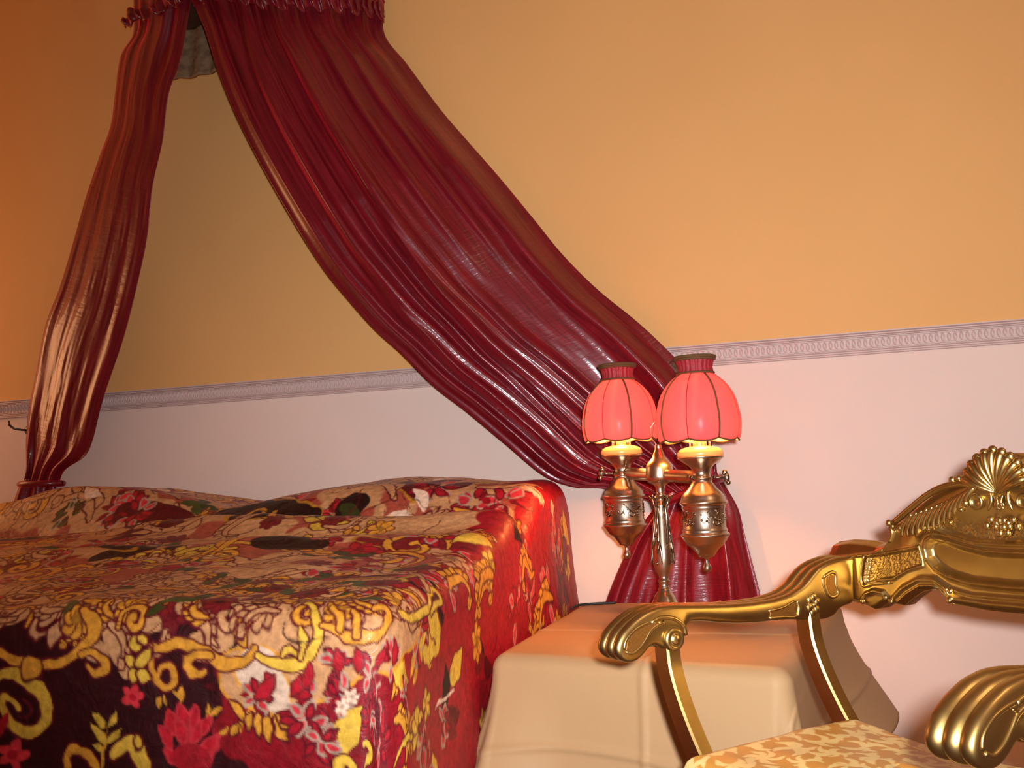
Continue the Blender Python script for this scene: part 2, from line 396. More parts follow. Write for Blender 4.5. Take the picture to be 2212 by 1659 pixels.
PX, PY = proj(V.reshape(-1, 3)); PX = PX.reshape(NB, NA); PY = PY.reshape(NB, NA)

# pattern: painted flowers and scrolls, laid out on the cloth itself (a, b in metres)
da = A[0, 1]-A[0, 0]; db = B[1, 0]-B[0, 0]; a0 = A[0, 0]; b0 = B[0, 0]
DARK = np.array(srgb(52, 8, 14)[:3]); DARKRED = np.array(srgb(92, 12, 22)[:3]); RED = np.array(srgb(176, 22, 38)[:3]); PINK = np.array(srgb(214, 52, 62)[:3])
CREAM = np.array(srgb(202, 146, 98)[:3]); OCHRE = np.array(srgb(218, 148, 48)[:3]); GOLD = np.array(srgb(222, 176, 62)[:3]); LINE = np.array(srgb(96, 14, 26)[:3])
GREEN = np.array(srgb(72, 78, 34)[:3]); BLACK = np.array(srgb(34, 6, 10)[:3]); MAR = np.array(srgb(120, 26, 30)[:3]); PALE = np.array(srgb(236, 200, 172)[:3])
wob1 = vnoise(A*9, B*9, 21); wob2 = vnoise(A*25, B*25, 22); wob3 = vnoise(A*60, B*60, 23)
AW = A+0.006*vnoise(A*22, B*22, 81)+0.0022*vnoise(A*75, B*75, 82); BWp = B+0.006*vnoise(A*22, B*22, 83)+0.0022*vnoise(A*75, B*75, 84)
IMG = np.zeros((NB, NA, 3)); IMG[:] = CREAM
m_side = smst(A-BW+0.05*wob1+0.03*wob2, -0.012, -0.004)              # right drop: wine red ground
m_front = smst(OB+0.02*wob1, -0.03, -0.01)
IMG = IMG*(1-m_side[..., None])+RED*0.8*m_side[..., None]
rd_ = smst(B-BL+0.02*wob1+0.02*wob2, 0.10, 0.104)
IMG = IMG*(1-rd_[..., None])+RED*0.62*rd_[..., None]
dk = smst(B-BL+0.02*wob1+0.02*wob2, 0.05, 0.055)*(1-smst(A+0.06*wob1+0.04*wob2, BW-0.24, BW-0.23))
IMG = IMG*(1-dk[..., None])+DARK*dk[..., None]
mot = smst(wob2+0.5*wob3, 0.15, 0.5)*0.30
IMG = IMG*(1-mot[..., None]*0.6)+IMG*0.45*mot[..., None]*0.6
def region(ac, bc, r):
    i0 = max(0, int((bc-r-b0)/db)); i1 = min(NB, int((bc+r-b0)/db)+2); j0 = max(0, int((ac-r-a0)/da)); j1 = min(NA, int((ac+r-a0)/da)+2)
    return slice(i0, i1), slice(j0, j1)
def blend(sl, mask, col):
    IMG[sl] = IMG[sl]*(1-mask[..., None])+np.asarray(col)*mask[..., None]
def ell(ac, bc, ra, rb, ang, col, edge=None, ew=0.004, soft=0.002):
    r = max(ra, rb)+ew+0.01; sl = region(ac, bc, r)
    x = AW[sl]-ac; y = BWp[sl]-bc; c, s = math.cos(ang), math.sin(ang)
    u = (x*c+y*s)/ra; v = (-x*s+y*c)/rb; d = (np.hypot(u, v)-1)*min(ra, rb)+wob3[sl]*0.0015+wob2[sl]*0.22*min(ra, rb)
    if edge is not None: blend(sl, 1-smst(d, ew-soft, ew+soft), edge)
    blend(sl, 1-smst(d, -soft, soft), col)
def stroke(pts, rad, col, edge=None, ew=0.0045, soft=0.0018, n=None):
    """tapered stroke through cloth points"""
    pts = np.array(pts); L_ = np.linalg.norm(np.diff(pts, axis=0), axis=1).sum()
    n = n or max(8, int(L_/0.004)); P = spline(pts, n)
    R_ = np.interp(np.linspace(0, 1, n), np.linspace(0, 1, len(rad)), rad)
    lo = P.min(0)-max(rad)-0.012; hi = P.max(0)+max(rad)+0.012
    i0 = max(0, int((lo[1]-b0)/db)); i1 = min(NB, int((hi[1]-b0)/db)+2); j0 = max(0, int((lo[0]-a0)/da)); j1 = min(NA, int((hi[0]-a0)/da)+2)
    if i1 <= i0 or j1 <= j0: return
    sl = (slice(i0, i1), slice(j0, j1)); x = AW[sl]; y = BWp[sl]; d = np.full(x.shape, 9.0)
    for (px, py), r in zip(P, R_): d = np.minimum(d, np.hypot(x-px, y-py)-r)
    d = d+wob3[sl]*0.0015
    if edge is not None: blend(sl, 1-smst(d, ew-soft, ew+soft), edge)
    blend(sl, 1-smst(d, -soft, soft), col)
def spiral(ac, bc, r, a_start, turns, hand=1, r0=0.15):
    return [(ac+math.cos(a_start+hand*2*PI*turns*t)*r*(1-(1-r0)*t), bc+math.sin(a_start+hand*2*PI*turns*t)*r*(1-(1-r0)*t)) for t in np.linspace(0, 1, max(6, int(10*turns)))]
def leaf(ac, bc, ln, ang, col, edge=None, w=0.28, bend=0.2):
    c, s = math.cos(ang), math.sin(ang)
    pts = [(ac+c*ln*t-s*bend*ln*math.sin(PI*t)*0.5, bc+s*ln*t+c*bend*ln*math.sin(PI*t)*0.5) for t in (0, .25, .5, .75, 1)]
    stroke(pts, [0.1*w*ln, w*ln*0.7, w*ln*0.85, w*ln*0.5, 0.0005], col, edge)
def flower(ac, bc, r, n, col, edge=LINE, core=None, rot=0.0, pet=0.42):
    for k in range(n):
        t = rot+2*PI*k/n; ell(ac+math.cos(t)*r*0.58, bc+math.sin(t)*r*0.58, r*0.48, r*pet*0.75, t, col, edge, 0.0035)
    ell(ac, bc, r*0.28, r*0.28, 0, core if core is not None else col*0.5)
def bouquet(ac, bc, r, col=RED, hi=PINK, seed=0):
    q = random.Random(seed)
    for k in range(16):
        t = q.random()*2*PI; rr = r*math.sqrt(q.random())*0.8
        leaf(ac+math.cos(t)*rr*0.6, bc+math.sin(t)*rr*0.6, r*0.55, t+q.uniform(-.4, .4), [col, col*0.6, hi][k % 3], [LINE, None, PALE*0.5][k % 3], 0.30)
def acanthus(ac, bc, ln, ang, col=OCHRE, edge=LINE, n=5, side=1):
    """curling leaf: a bent spine with lobes on one side"""
    c, s = math.cos(ang), math.sin(ang)
    sp = [(ac+c*ln*t-s*side*ln*0.38*math.sin(PI*t*0.9), bc+s*ln*t+c*side*ln*0.38*math.sin(PI*t*0.9)) for t in np.linspace(0, 1, 7)]
    for k in range(n):
        t = 0.15+0.75*k/n; i = t*6; i0_ = int(i); p = np.array(sp[i0_])*(1-(i-i0_))+np.array(sp[min(6, i0_+1)])*(i-i0_)
        leaf(p[0], p[1], ln*0.38*(1-0.4*t), ang+side*(1.5-1.2*t), col, edge, 0.30, 0.35*side)
    stroke(sp, [ln*0.03, ln*0.07, ln*0.075, ln*0.06, ln*0.045, ln*0.03], col, edge)
    e = sp[-1]; stroke(spiral(e[0]-math.cos(ang)*0, e[1]+side*-ln*0.10, ln*0.11, PI/2*side, 0.9, -side), [ln*0.035, ln*0.03, ln*0.045], col, edge)
def ab(px, py):
    """cloth coordinates of the point seen at (px, py), nearest part of the cloth first"""
    d2 = (PX-px)**2+(PY-py)**2
    cand = d2 < 9
    if not cand.any(): k = np.argmin(d2)
    else:
        depth = ((V-EYE)@FF); k = np.argmin(np.where(cand, depth, 99))
    i, j = divmod(int(k), NA); return A[i, j], B[i, j]
def pst(pix, rad_px, col, edge=None, ew=0.004):
    """stroke traced on the cloth"""
    P = [ab(*p) for p in pix]; k = 0.00078*1.02
    stroke(P, [r*k for r in rad_px], col, edge, ew)
def pfl(px, py, r, n, col, **k): a_, b_ = ab(px, py); flower(a_, b_, r*0.00078, n, col, **k)
def pleaf(p0, p1, w, col, edge=None, bend=0.15):
    q0 = np.array(ab(*p0)); q1 = np.array(ab(*p1)); d = q1-q0; leaf(q0[0], q0[1], np.hypot(*d), math.atan2(d[1], d[0]), col, edge, w, bend)

# -- top of the bed: cream ground full of outlined scrolls, red roses, olive leaves, dark cartouches
rq = random.Random(5)
pm = smst(vnoise(A*6.5, B*11, 85)+0.35*wob2, 0.18, 0.30)*(1-smst(B, BL-0.30, BL-0.15))*(1-m_side)
IMG = IMG*(1-0.75*pm[..., None])+RED*0.75*0.75*pm[..., None]
for k in range(16):
    ac = rq.uniform(-0.1, BW); bc = rq.uniform(0.05, BL-0.18)
    cdk = [BLACK, DARKRED, BLACK, MAR, DARK][k % 5]
    for q in range(5): ell(ac+rq.uniform(-.10, .10), bc+rq.uniform(-.05, .05), rq.uniform(0.03, 0.08), rq.uniform(0.02, 0.045), rq.uniform(-1, 1), cdk, OCHRE*0.7 if q == 0 else None, 0.006)
for k in range(330):
    ac = rq.uniform(-0.2, BW+0.02); bc = rq.uniform(0.0, BL-0.04) if k < 230 else rq.uniform(BL-0.55, BL-0.03); kind = rq.random()
    if kind < 0.30: acanthus(ac, bc, rq.uniform(0.10, 0.22), rq.uniform(0, 2*PI), [OCHRE, CREAM, GOLD*0.9][k % 3], LINE, 4, rq.choice((-1, 1)))
    elif kind < 0.50: stroke(spiral(ac, bc, rq.uniform(0.04, 0.09), rq.uniform(0, 6), 1.3, rq.choice((-1, 1))), [0.004, 0.010, 0.007, 0.009], OCHRE, LINE)
    elif kind < 0.70: flower(ac, bc, rq.uniform(0.025, 0.045), 6, [MAR, OCHRE, RED][k % 3], rot=rq.random())
    elif kind < 0.86:
        bouquet(ac, bc, rq.uniform(0.05, 0.09), RED*0.9, PINK*0.8, k)
    else:
        for q in range(4): leaf(ac, bc, 0.07, rq.uniform(0, 6), [GREEN, GREEN*0.6][q % 2], None, 0.3)
for k in range(110):
    ac = rq.uniform(-0.2, BW+0.02); bc = rq.uniform(BL-0.36, BL+0.035) if k < 70 else rq.uniform(0.5, BL-0.3); kind = k % 4
    if kind < 2: acanthus(ac, bc, rq.uniform(0.07, 0.14), rq.uniform(0, 2*PI), [CREAM, OCHRE, CREAM*0.92][k % 3], LINE, 5, rq.choice((-1, 1)))
    elif kind == 2: stroke(spiral(ac, bc, rq.uniform(0.03, 0.055), rq.uniform(0, 6), 1.4, rq.choice((-1, 1))), [0.003, 0.007, 0.006, 0.007], [OCHRE, CREAM][k % 2], LINE)
    else: flower(ac, bc, rq.uniform(0.022, 0.036), 7, [MAR, CREAM, OCHRE][k % 3], LINE, rot=rq.random())
# pillow band: pictures in red and cream
for k in range(64):
    ac = rq.uniform(0.0, BW); bc = rq.uniform(0.0, 0.50)
    if k % 3 == 0: bouquet(ac, bc, 0.08, RED, PINK, k+50)
    elif k % 3 == 1: acanthus(ac, bc, 0.17, rq.uniform(0, 6), CREAM, LINE, 4)
    else: leaf(ac, bc, 0.09, rq.uniform(0, 6), PALE, None, 0.25)
a1, b1 = ab(560, 1112); ell(a1, b1, 0.19, 0.085, 0.1, BLACK, OCHRE*0.7, 0.006); stroke(spiral(a1, b1, 0.05, 0, 1.3), [0.006, 0.009, 0.006], OCHRE*0.8, None)
a1, b1 = ab(760, 1100); ell(a1, b1, 0.05, 0.06, 0.4, BLACK); leaf(a1-0.03, b1-0.02, 0.09, 0.5, GREEN*0.5)
a1, b1 = ab(330, 1115); ell(a1, b1, 0.13, 0.05, 0, DARKRED); bouquet(a1-0.06, b1, 0.06, RED, PINK, 91)
a1, b1 = ab(150, 1110); bouquet(a1, b1, 0.05, GREEN*0.8, GREEN, 92)
a1, b1 = ab(620, 1175); ell(a1, b1, 0.10, 0.05, 0, BLACK)
# -- right drop: wine ground with gold sprays and red roses
for k in range(70):
    ac = BW+rq.uniform(0.0, 0.6); bc = rq.uniform(0.0, BL+0.25); kind = k % 5
    if kind == 0: acanthus(ac, bc, rq.uniform(0.10, 0.17), rq.uniform(0, 6), OCHRE, DARKRED, 5, rq.choice((-1, 1)))
    elif kind == 1: bouquet(ac, bc, rq.uniform(0.05, 0.085), RED, PINK, k)
    elif kind == 2:
        for q in range(3): leaf(ac, bc, 0.09, rq.uniform(0, 6), [BLACK, DARKRED, MAR][q], None, 0.3)
    elif kind == 3: leaf(ac, bc, 0.10, rq.uniform(0, 6), GOLD, MAR, 0.30)
    else: flower(ac, bc, 0.035, 6, [GOLD, OCHRE, CREAM][k % 3], MAR)
for p in ((1165, 1075), (1190, 1100), (1150, 1060)): pfl(*p, 30, 6, PALE*0.8, edge=None)
for p in ((1195, 1160), (1200, 1190), (1140, 1290), (1110, 1330)): a1, b1 = ab(*p); bouquet(a1, b1, 0.07, RED, PINK, int(p[0]))
for p in ((1120, 1130), (1060, 1240), (1150, 1240), (1190, 1290)): a1, b1 = ab(*p); acanthus(a1, b1, 0.14, 1.2, OCHRE, DARKRED, 5)

# -- front fold and drop, following the photograph's big motifs
# cream scalloped band with ochre outlined scroll border
P_ = [ab(*p) for p in ((530, 1455), (600, 1480), (690, 1440), (760, 1400), (830, 1390), (890, 1350))]
stroke(P_, [0.045, 0.05, 0.05, 0.05, 0.045, 0.03], CREAM, OCHRE, 0.006)
pst([(560, 1440), (600, 1500), (620, 1540)], [50, 40, 14], PALE*0.85, OCHRE)
pst([(250, 1340), (260, 1400), (275, 1450)], [34, 30, 14], CREAM, None)
for (x, y, r) in ((210, 1405, 24), (430, 1400, 26), (470, 1370, 30), (640, 1370, 30), (760, 1350, 30), (900, 1300, 30), (350, 1330, 40)): a1, b1 = ab(x, y); ell(a1, b1, r*0.0009, r*0.0009, 0, CREAM)
for i, x in enumerate(range(30, 900, 38)):
    for j, y in enumerate((1288, 1312, 1334)):
        a1, b1 = ab(x+rq.uniform(-14, 14), y-0.03*(x-450)+rq.uniform(-5, 5)); k = (i*2+j) % 5; q_ = rq.choice((-1, 1))
        if k == 0: flower(a1, b1, 0.027, 7, [MAR, OCHRE, CREAM][i % 3], LINE, rot=x)
        elif k == 1: stroke(spiral(a1, b1, 0.030, rq.uniform(0, 6), 1.3, q_), [0.003, 0.006, 0.005, 0.006], [CREAM, OCHRE][i % 2], LINE)
        elif k == 2: acanthus(a1, b1, 0.075, rq.uniform(0, 6), CREAM, LINE, 4, q_)
        elif k == 3: leaf(a1, b1, 0.05, rq.uniform(0, 6), [GREEN, OCHRE, GREEN*0.7][i % 3], LINE if i % 3 else None, 0.3)
        else: acanthus(a1, b1, 0.065, rq.uniform(0, 6), OCHRE, LINE, 4, q_)
for x, y in ((530, 1265), (700, 1255), (620, 1290), (860, 1235), (430, 1300), (780, 1262)): a1, b1 = ab(x, y); leaf(a1, b1, 0.07, x, GREEN, None, .3); leaf(a1, b1, 0.06, x+1.6, GREEN*0.6, None, .3); flower(a1+0.05, b1+0.01, 0.030, 8, MAR, LINE, core=DARK)
# big swags of scroll-work
pst([(0, 1410), (60, 1432), (130, 1430), (170, 1410), (195, 1380), (205, 1350), (190, 1325)], [8, 11, 10, 9, 14, 18, 10], OCHRE, LINE)
pst([(185, 1415), (205, 1412), (225, 1425), (228, 1445), (212, 1452), (198, 1440)], [8, 9, 9, 8, 7, 5], OCHRE, LINE)
pst([(0, 1462), (40, 1455), (80, 1475), (105, 1515), (100, 1555), (70, 1580), (35, 1570), (12, 1535), (20, 1505), (42, 1515), (44, 1530)], [11, 11, 12, 14, 15, 15, 12, 9, 8, 7, 6], GOLD*0.95, LINE)
pst([(60, 1500), (70, 1530), (60, 1550), (40, 1548)], [2, 5, 5, 2], LINE, None)
ell(*ab(78, 1440), 0.020, 0.018, 0, OCHRE, LINE)
pst([(330, 1395), (345, 1405), (360, 1400), (395, 1395), (440, 1410), (470, 1432), (510, 1435), (540, 1415), (552, 1390)], [6, 9, 12, 12, 13, 14, 12, 9, 4], OCHRE, LINE)
pst([(450, 1420), (425, 1415), (410, 1440), (425, 1460), (440, 1450)], [8, 9, 9, 8, 5], OCHRE, LINE)
pst([(330, 1400), (335, 1440), (350, 1475), (370, 1490), (385, 1470), (375, 1445), (355, 1445), (352, 1460)], [4, 6, 7, 7, 7, 7, 6, 4], OCHRE, LINE)
pst([(556, 1415), (590, 1432), (635, 1432), (680, 1405), (690, 1370), (680, 1330), (660, 1310)], [6, 12, 14, 12, 10, 9, 6], GOLD, LINE)
pst([(615, 1415), (625, 1400), (640, 1410)], [4, 8, 3], GOLD, LINE)
pst([(650, 1415), (660, 1385), (650, 1362)], [3, 9, 4], GOLD, LINE)
pst([(700, 1355), (740, 1365), (780, 1372), (820, 1365), (835, 1340), (825, 1318), (805, 1320)], [6, 10, 11, 10, 8, 7, 5], OCHRE, LINE)
pst([(740, 1360), (735, 1335), (722, 1312)], [8, 7, 5], OCHRE, LINE)
pst([(775, 1365), (770, 1340), (760, 1330)], [7, 6, 3], OCHRE, LINE)
pst([(860, 1330), (890, 1335), (915, 1315), (930, 1280), (945, 1300), (925, 1325)], [8, 9, 9, 7, 6, 6], GOLD, LINE)
pst([(920, 1280), (905, 1250), (885, 1240)], [7, 7, 4], CREAM, LINE)
for p, q in (((295, 1370), (310, 1400)), ((300, 1430), (275, 1415)), ((305, 1425), (330, 1405)), ((300, 1440), (290, 1465)), ((310, 1440), (330, 1465)), ((318, 1385), (300, 1372))): pleaf(p, q, 0.42, GOLD, LINE)
# dark ground motifs
pfl(290, 1498, 28, 5, PINK, edge=None, core=RED)
pfl(35, 1630, 36, 5, PINK, edge=None, core=RED)
for p, q in (((375, 1580), (365, 1535)), ((395, 1580), (395, 1525)), ((420, 1575), (430, 1530)), ((440, 1580), (462, 1545)), ((370, 1615), (350, 1565)), ((400, 1640), (410, 1585)), ((440, 1625), (475, 1590)), ((385, 1655), (360, 1620)), ((430, 1650), (465, 1625)), ((405, 1600), (385, 1560)), ((425, 1600), (440, 1560))):
    pleaf(p, q, 0.26, RED*1.1, PINK*0.8, 0.1)
ell(*ab(415, 1640), 0.040, 0.030, 0, RED*0.8)
pst([(228, 1659), (228, 1620), (232, 1570)], [3, 4, 2], OCHRE, None)
for p, q in (((230, 1575), (205, 1540)), ((232, 1575), (250, 1538)), ((228, 1605), (202, 1562)), ((232, 1600), (262, 1580)), ((228, 1625), (205, 1600))): pleaf(p, q, 0.22, GOLD*0.9, None)
pst([(155, 1659), (150, 1632), (165, 1618), (195, 1625), (220, 1655)], [9, 9, 10, 12, 8], OCHRE, LINE)
pst([(250, 1625), (280, 1608), (305, 1625), (320, 1659)], [10, 15, 16, 13], GOLD, LINE)
pleaf((300, 1615), (295, 1590), 0.5, GOLD, LINE)
pst([(520, 1570), (530, 1545), (560, 1532), (590, 1540), (625, 1560)], [4, 5, 6, 6, 4], OCHRE, None)
for p, q in (((525, 1550), (505, 1505)), ((545, 1540), (540, 1575)), ((560, 1540), (565, 1590)), ((580, 1545), (592, 1600)), ((600, 1550), (625, 1595)), ((605, 1545), (645, 1570)), ((515, 1560), (500, 1580))): pleaf(p, q, 0.24, OCHRE, LINE)
for p, q in (((355, 1505), (345, 1525)), ((362, 1500), (362, 1520)), ((400, 1520), (402, 1485)), ((398, 1515), (385, 1500)), ((455, 1550), (452, 1515)), ((460, 1545), (482, 1520)), ((475, 1585), (490, 1565))): pleaf(p, q, 0.20, OCHRE, None)
for x, y, r, s in ((560, 1505, 36, 1), (690, 1510, 62, 2), (660, 1555, 50, 3), (730, 1440, 40, 4), (800, 1460, 55, 5), (840, 1420, 42, 6), (745, 1500, 40, 7), (700, 1600, 46, 8), (800, 1560, 50, 9), (950, 1560, 48, 10), (905, 1600, 46, 11), (870, 1500, 36, 12)):
    a1, b1 = ab(x, y); bouquet(a1, b1, r*0.0009, RED*0.9, PINK*0.85, s)
for p, q in (((640, 1500), (650, 1455)), ((665, 1480), (672, 1430)), ((735, 1450), (735, 1405)), ((775, 1450), (778, 1395)), ((810, 1440), (825, 1400)), ((845, 1430), (850, 1390)), ((590, 1500), (580, 1455)), ((560, 1505), (600, 1460))): pleaf(p, q, 0.30, RED, MAR)
for p, q in (((870, 1470), (865, 1420)), ((880, 1460), (890, 1410)), ((865, 1490), (860, 1450)), ((885, 1480), (895, 1440))): pleaf(p, q, 0.24, OCHRE, None)
pfl(915, 1522, 34, 5, GOLD*1.05, edge=MAR, core=OCHRE, rot=0.4)
pst([(935, 1530), (950, 1510), (975, 1490)], [3, 5, 3], PALE, None)
pst([(735, 1659), (735, 1640), (755, 1635), (765, 1659)], [8, 9, 9, 7], GOLD*1.05, LINE)
pst([(790, 1650), (800, 1625), (800, 1612), (790, 1612)], [4, 8, 8, 6], GOLD, LINE)
pst([(850, 1650), (862, 1620), (880, 1590), (875, 1590), (868, 1605)], [3, 5, 6, 5, 3], GOLD, LINE)
for p, q in (((900, 1400), (915, 1365)), ((905, 1430), (900, 1400)), ((930, 1420), (945, 1380)), ((905, 1410), (930, 1405))): pleaf(p, q, 0.25, GOLD, None)
for x, y in ((745, 1525), (770, 1500)): pfl(x, y, 20, 5, PALE, edge=None)
for k in range(320):     # thin wandering outlines in the cream
    ac = rq.uniform(-0.1, BW); bc = rq.uniform(0.0, BL+0.04); a_ = rq.uniform(0, 6)
    pts = [(ac, bc)]
    for q in range(4): a_ += rq.uniform(-1.3, 1.3); pts.append((pts[-1][0]+0.035*math.cos(a_), pts[-1][1]+0.035*math.sin(a_)))
    stroke(pts, [0.001, 0.0025, 0.002, 0.001], [LINE, MAR, DARK][k % 3], None)
for k in range(60):     # the drop beyond the left edge of the picture
    a1 = rq.uniform(-0.2, 1.05); b1 = BL+rq.uniform(0.06, 0.58)
    if k % 3 == 0: acanthus(a1, b1, 0.13, rq.uniform(0, 6), OCHRE, LINE, 5, rq.choice((-1, 1)))
    elif k % 3 == 1: bouquet(a1, b1, 0.06, RED, PINK, k)
    else: stroke(spiral(a1, b1, 0.06, rq.uniform(0, 6), 1.3, 1), [0.006, 0.012, 0.008, 0.010], GOLD*0.95, LINE)
for k in range(60):
    a1 = rq.uniform(-0.2, BW); b1 = BL+rq.uniform(0.16, 0.6)
    (leaf(a1, b1, rq.uniform(0.02, 0.05), rq.uniform(0, 6), [OCHRE, RED, GREEN*0.4][k % 3], None, 0.25) if k % 2 else None)
# hem braid
IMG[OB > 0.600] = OCHRE*0.6

me = grid_mesh('bedspread', V)
ca = me.color_attributes.new('pattern', 'FLOAT_COLOR', 'POINT')
ca.data.foreach_set('color', np.concatenate([np.clip(IMG, 0, 1), np.ones((NB, NA, 1))], -1).reshape(-1).astype(np.float32))
spread = tag(link('bedspread', me, M['plush']), 'wine red and cream flowered plush bedspread with gold scrollwork draped over the bed', 'bedspread')
md = spread.modifiers.new('thick', 'SOLIDIFY'); md.thickness = 0.008; md.offset = -1
# fringe along the hem (front and right), hanging from the spread
def hem_strip(Vg, cols, name, matr, parent, h=0.035, step=1, wav=0.004):
    P = np.array(cols); n = len(P); Q = P.copy(); Q[:, 2] -= h
    k = np.arange(n); Q[:, 2] += wav*np.sin(k*2.1)
    G = np.stack([P, (P+Q)/2+np.array([0, 0, 0]), Q])
    m2 = grid_mesh(name, G); o = link(name, m2, matr, parent); md = o.modifiers.new('thick', 'SOLIDIFY'); md.thickness = 0.006
    return o
edge_pts = [V[-1, j] for j in range(0, NA, 2)] + [V[i, -1] for i in range(NB-1, 0, -2)]
hem_strip(V, edge_pts, 'fringe', M['tape'], spread, 0.05)

bed = empty('bed', (-1.85, 2.3, 0), 'double bed hidden under the flowered bedspread beneath the red canopy curtains', 'bed')
def inset_poly(q, ins, z0, z1, name, m, parent, off):
    c = np.mean(np.array(q), 0); bm = bmesh.new()
    pts = [np.array(p)+(c-np.array(p))/np.linalg.norm(c-np.array(p))*ins for p in q]
    lo = [bm.verts.new((p[0]-off[0], p[1]-off[1], z0)) for p in pts]; hi = [bm.verts.new((p[0]-off[0], p[1]-off[1], z1)) for p in pts]
    bm.faces.new(lo[::-1]); bm.faces.new(hi)
    for i in range(4): j = (i+1) % 4; bm.faces.new((lo[i], lo[j], hi[j], hi[i]))
    bmesh.ops.bevel(bm, geom=list(bm.edges), offset=0.02, segments=2, affect='EDGES')
    return from_bm(name, bm, m, parent, sharp=40)
inset_poly(bquad, 0.05, 0.45, 0.74, 'mattress', M['linen'], bed, (-1.85, 2.3))
inset_poly(bquad, 0.07, 0.20, 0.45, 'bed_base', M['wood'], bed, (-1.85, 2.3))
for q in bquad:
    c = np.mean(np.array(bquad), 0); p = np.array(q)+(c-np.array(q))*0.10
    box_obj('leg', p[0]+1.85-0.035, p[0]+1.85+0.035, p[1]-2.3-0.035, p[1]-2.3+0.035, 0, 0.20, M['wood'], bed, 0.006)

# ------------------------------------------------------------------ bedside table and its cloth
TZ = 0.63
def tb_post(V, A, B, OA, OB, rest, Wt, Lt):
    # pressed fold lines stand up as faint ridges; soft waves in the hanging part
    V[..., 1] -= 0.006*vnoise(A*5, np.hypot(OA, OB)*7, 91)*smst(rest, 0, .1)*(OB > 0)
    for s in (0.20, 0.46): 
        g = 0.006*np.exp(-((np.hypot(OA, OB)-s+0.01*np.sin(A*9))/0.007)**2)*(np.hypot(OA, OB) > 0.05)
        V[..., 1] -= g*(OB > 0); V[..., 0] += g*(OA > 0)
    for s in (0.0, 0.36):
        g = 0.0045*np.exp(-((A-Wt*0.56-s)/0.007)**2)
        V[..., 2] += g*(OB <= 0); V[..., 1] -= g*(OB > 0)
    g = 0.003*np.exp(-((B-Lt*0.62)/0.006)**2); V[..., 2] += g*((OA <= 0) & (OB <= 0))
    return V
def tb_f(A, B, OA, OB, rest, Wt, Lt):
    r = 0.16*smst(rest, 0.0, 0.40)*np.exp(-((B-0.10)/0.30)**2)*(OA > 0)
    l = 0.16*smst(rest, 0.0, 0.5)*smst(B, Lt+0.0, Lt+0.05)*(1-smst(A, -0.05, 0.16))
    return r+l-0.095*rest*(OA < 0)*(B < Lt)
tquad = [on_z(*p, TZ)[:2] for p in ((1275, 1305), (1790, 1302), (1672, 1440), (1098, 1410))]
tquad = [tuple(p) for p in tquad]
def tb_h(Ac, Bc, Wt, Lt, A, B): return 0.0015*vnoise(Ac*9, Bc*9, 8)
Vt, At, Bt, OAt, OBt, TW, TL = drape('tablecloth', tquad, TZ, 0.032, (0.50, 0.30, 0.55), 0.10, 0.012, 2.2, 260, 260, tb_h, corner=1.5, seed=6, post=tb_post, fadd=tb_f)
# scalloped hem on the right
tcl = tag(link('tablecloth', grid_mesh('tablecloth', Vt), M['satin']), 'champagne satin tablecloth with pressed folds over the bedside table', 'tablecloth')
md = tcl.modifiers.new('thick', 'SOLIDIFY'); md.thickness = 0.0025; md.offset = -1
tc_ = np.mean(np.array(tquad), 0)
tab = empty('bedside_table', (tc_[0], tc_[1], 0), 'low bedside table hidden under the champagne satin cloth', 'table')
inset_poly(tquad, 0.006, TZ-0.035, TZ-0.006, 'tabletop', M['wood'], tab, tc_)
for q in tquad:
    p = (np.array(q)-tc_)*0.88
    box_obj('leg', p[0]-0.02, p[0]+0.02, p[1]-0.02, p[1]+0.02, 0, TZ-0.035, M['wood'], tab, 0.004)

# ------------------------------------------------------------------ canopy crown and curtains
XR = on_y(830, 30, WY-0.02)[0]; XL = on_y(385, 30, WY-0.02)[0]-0.10
def resample(pix, n):
    P = np.array(pix, float); d = np.r_[0, np.cumsum(np.linalg.norm(np.diff(P, axis=0), axis=1))]
    t = np.linspace(0, d[-1], n); return spline(pix, n)
def thread_attr(me, n, m, ax, ay):
    at = me.attributes.new('thread', 'FLOAT_VECTOR', 'POINT')
    S, T = np.meshgrid(np.linspace(0, ax, m), np.linspace(0, ay, n))
    at.data.foreach_set('vector', np.stack([S, T, 0*S], -1).reshape(-1).astype(np.float32))
def curtain_surface(name, left, right, yl, yr, bulge, folds, n, m, parent, ax, ay, matr):
    """left/right: edge outlines; yl, yr: distance of each edge from the wall over t; folds(s, t): depth towards the room"""
    Lp = resample(left, n); Rp = resample(right, n); t = np.linspace(0, 1, n); s = np.linspace(0, 1, m)
    yL = np.interp(t, *yl); yR = np.interp(t, *yr)
    EL = np.array([on_y(p[0], p[1], WY-y) for p, y in zip(Lp, yL)]); ER = np.array([on_y(p[0], p[1], WY-y) for p, y in zip(Rp, yR)])
    S, T = np.meshgrid(s, t)
    G = EL[:, None]*(1-S[..., None])+ER[:, None]*S[..., None]
    b = np.interp(t, *bulge)[:, None]*np.sin(PI*S)
    view = np.array([0.30, -0.95, 0.0]); dd = b+folds(S, T)*np.minimum(1, np.minimum(S, 1-S)*14+0.12)
    G = G+view*dd[..., None]
    G[..., 1] = np.minimum(G[..., 1], WY-0.018)
    me = grid_mesh(name, G); thread_attr(me, n, m, ax, ay)
    o = link(name, me, matr, parent); md = o.modifiers.new('thick', 'SOLIDIFY'); md.thickness = 0.002; md.offset = 0
    return o, G
def ridge(S, c, w_, sharp=1.0): return np.exp(-np.abs((S-c)/w_)**(2.0/sharp))
def aridge(S, c, wl, wr):          # steep on the left, easy slope on the right
    d = S-c; return np.exp(-(d/np.where(d < 0, wl, wr))**2)
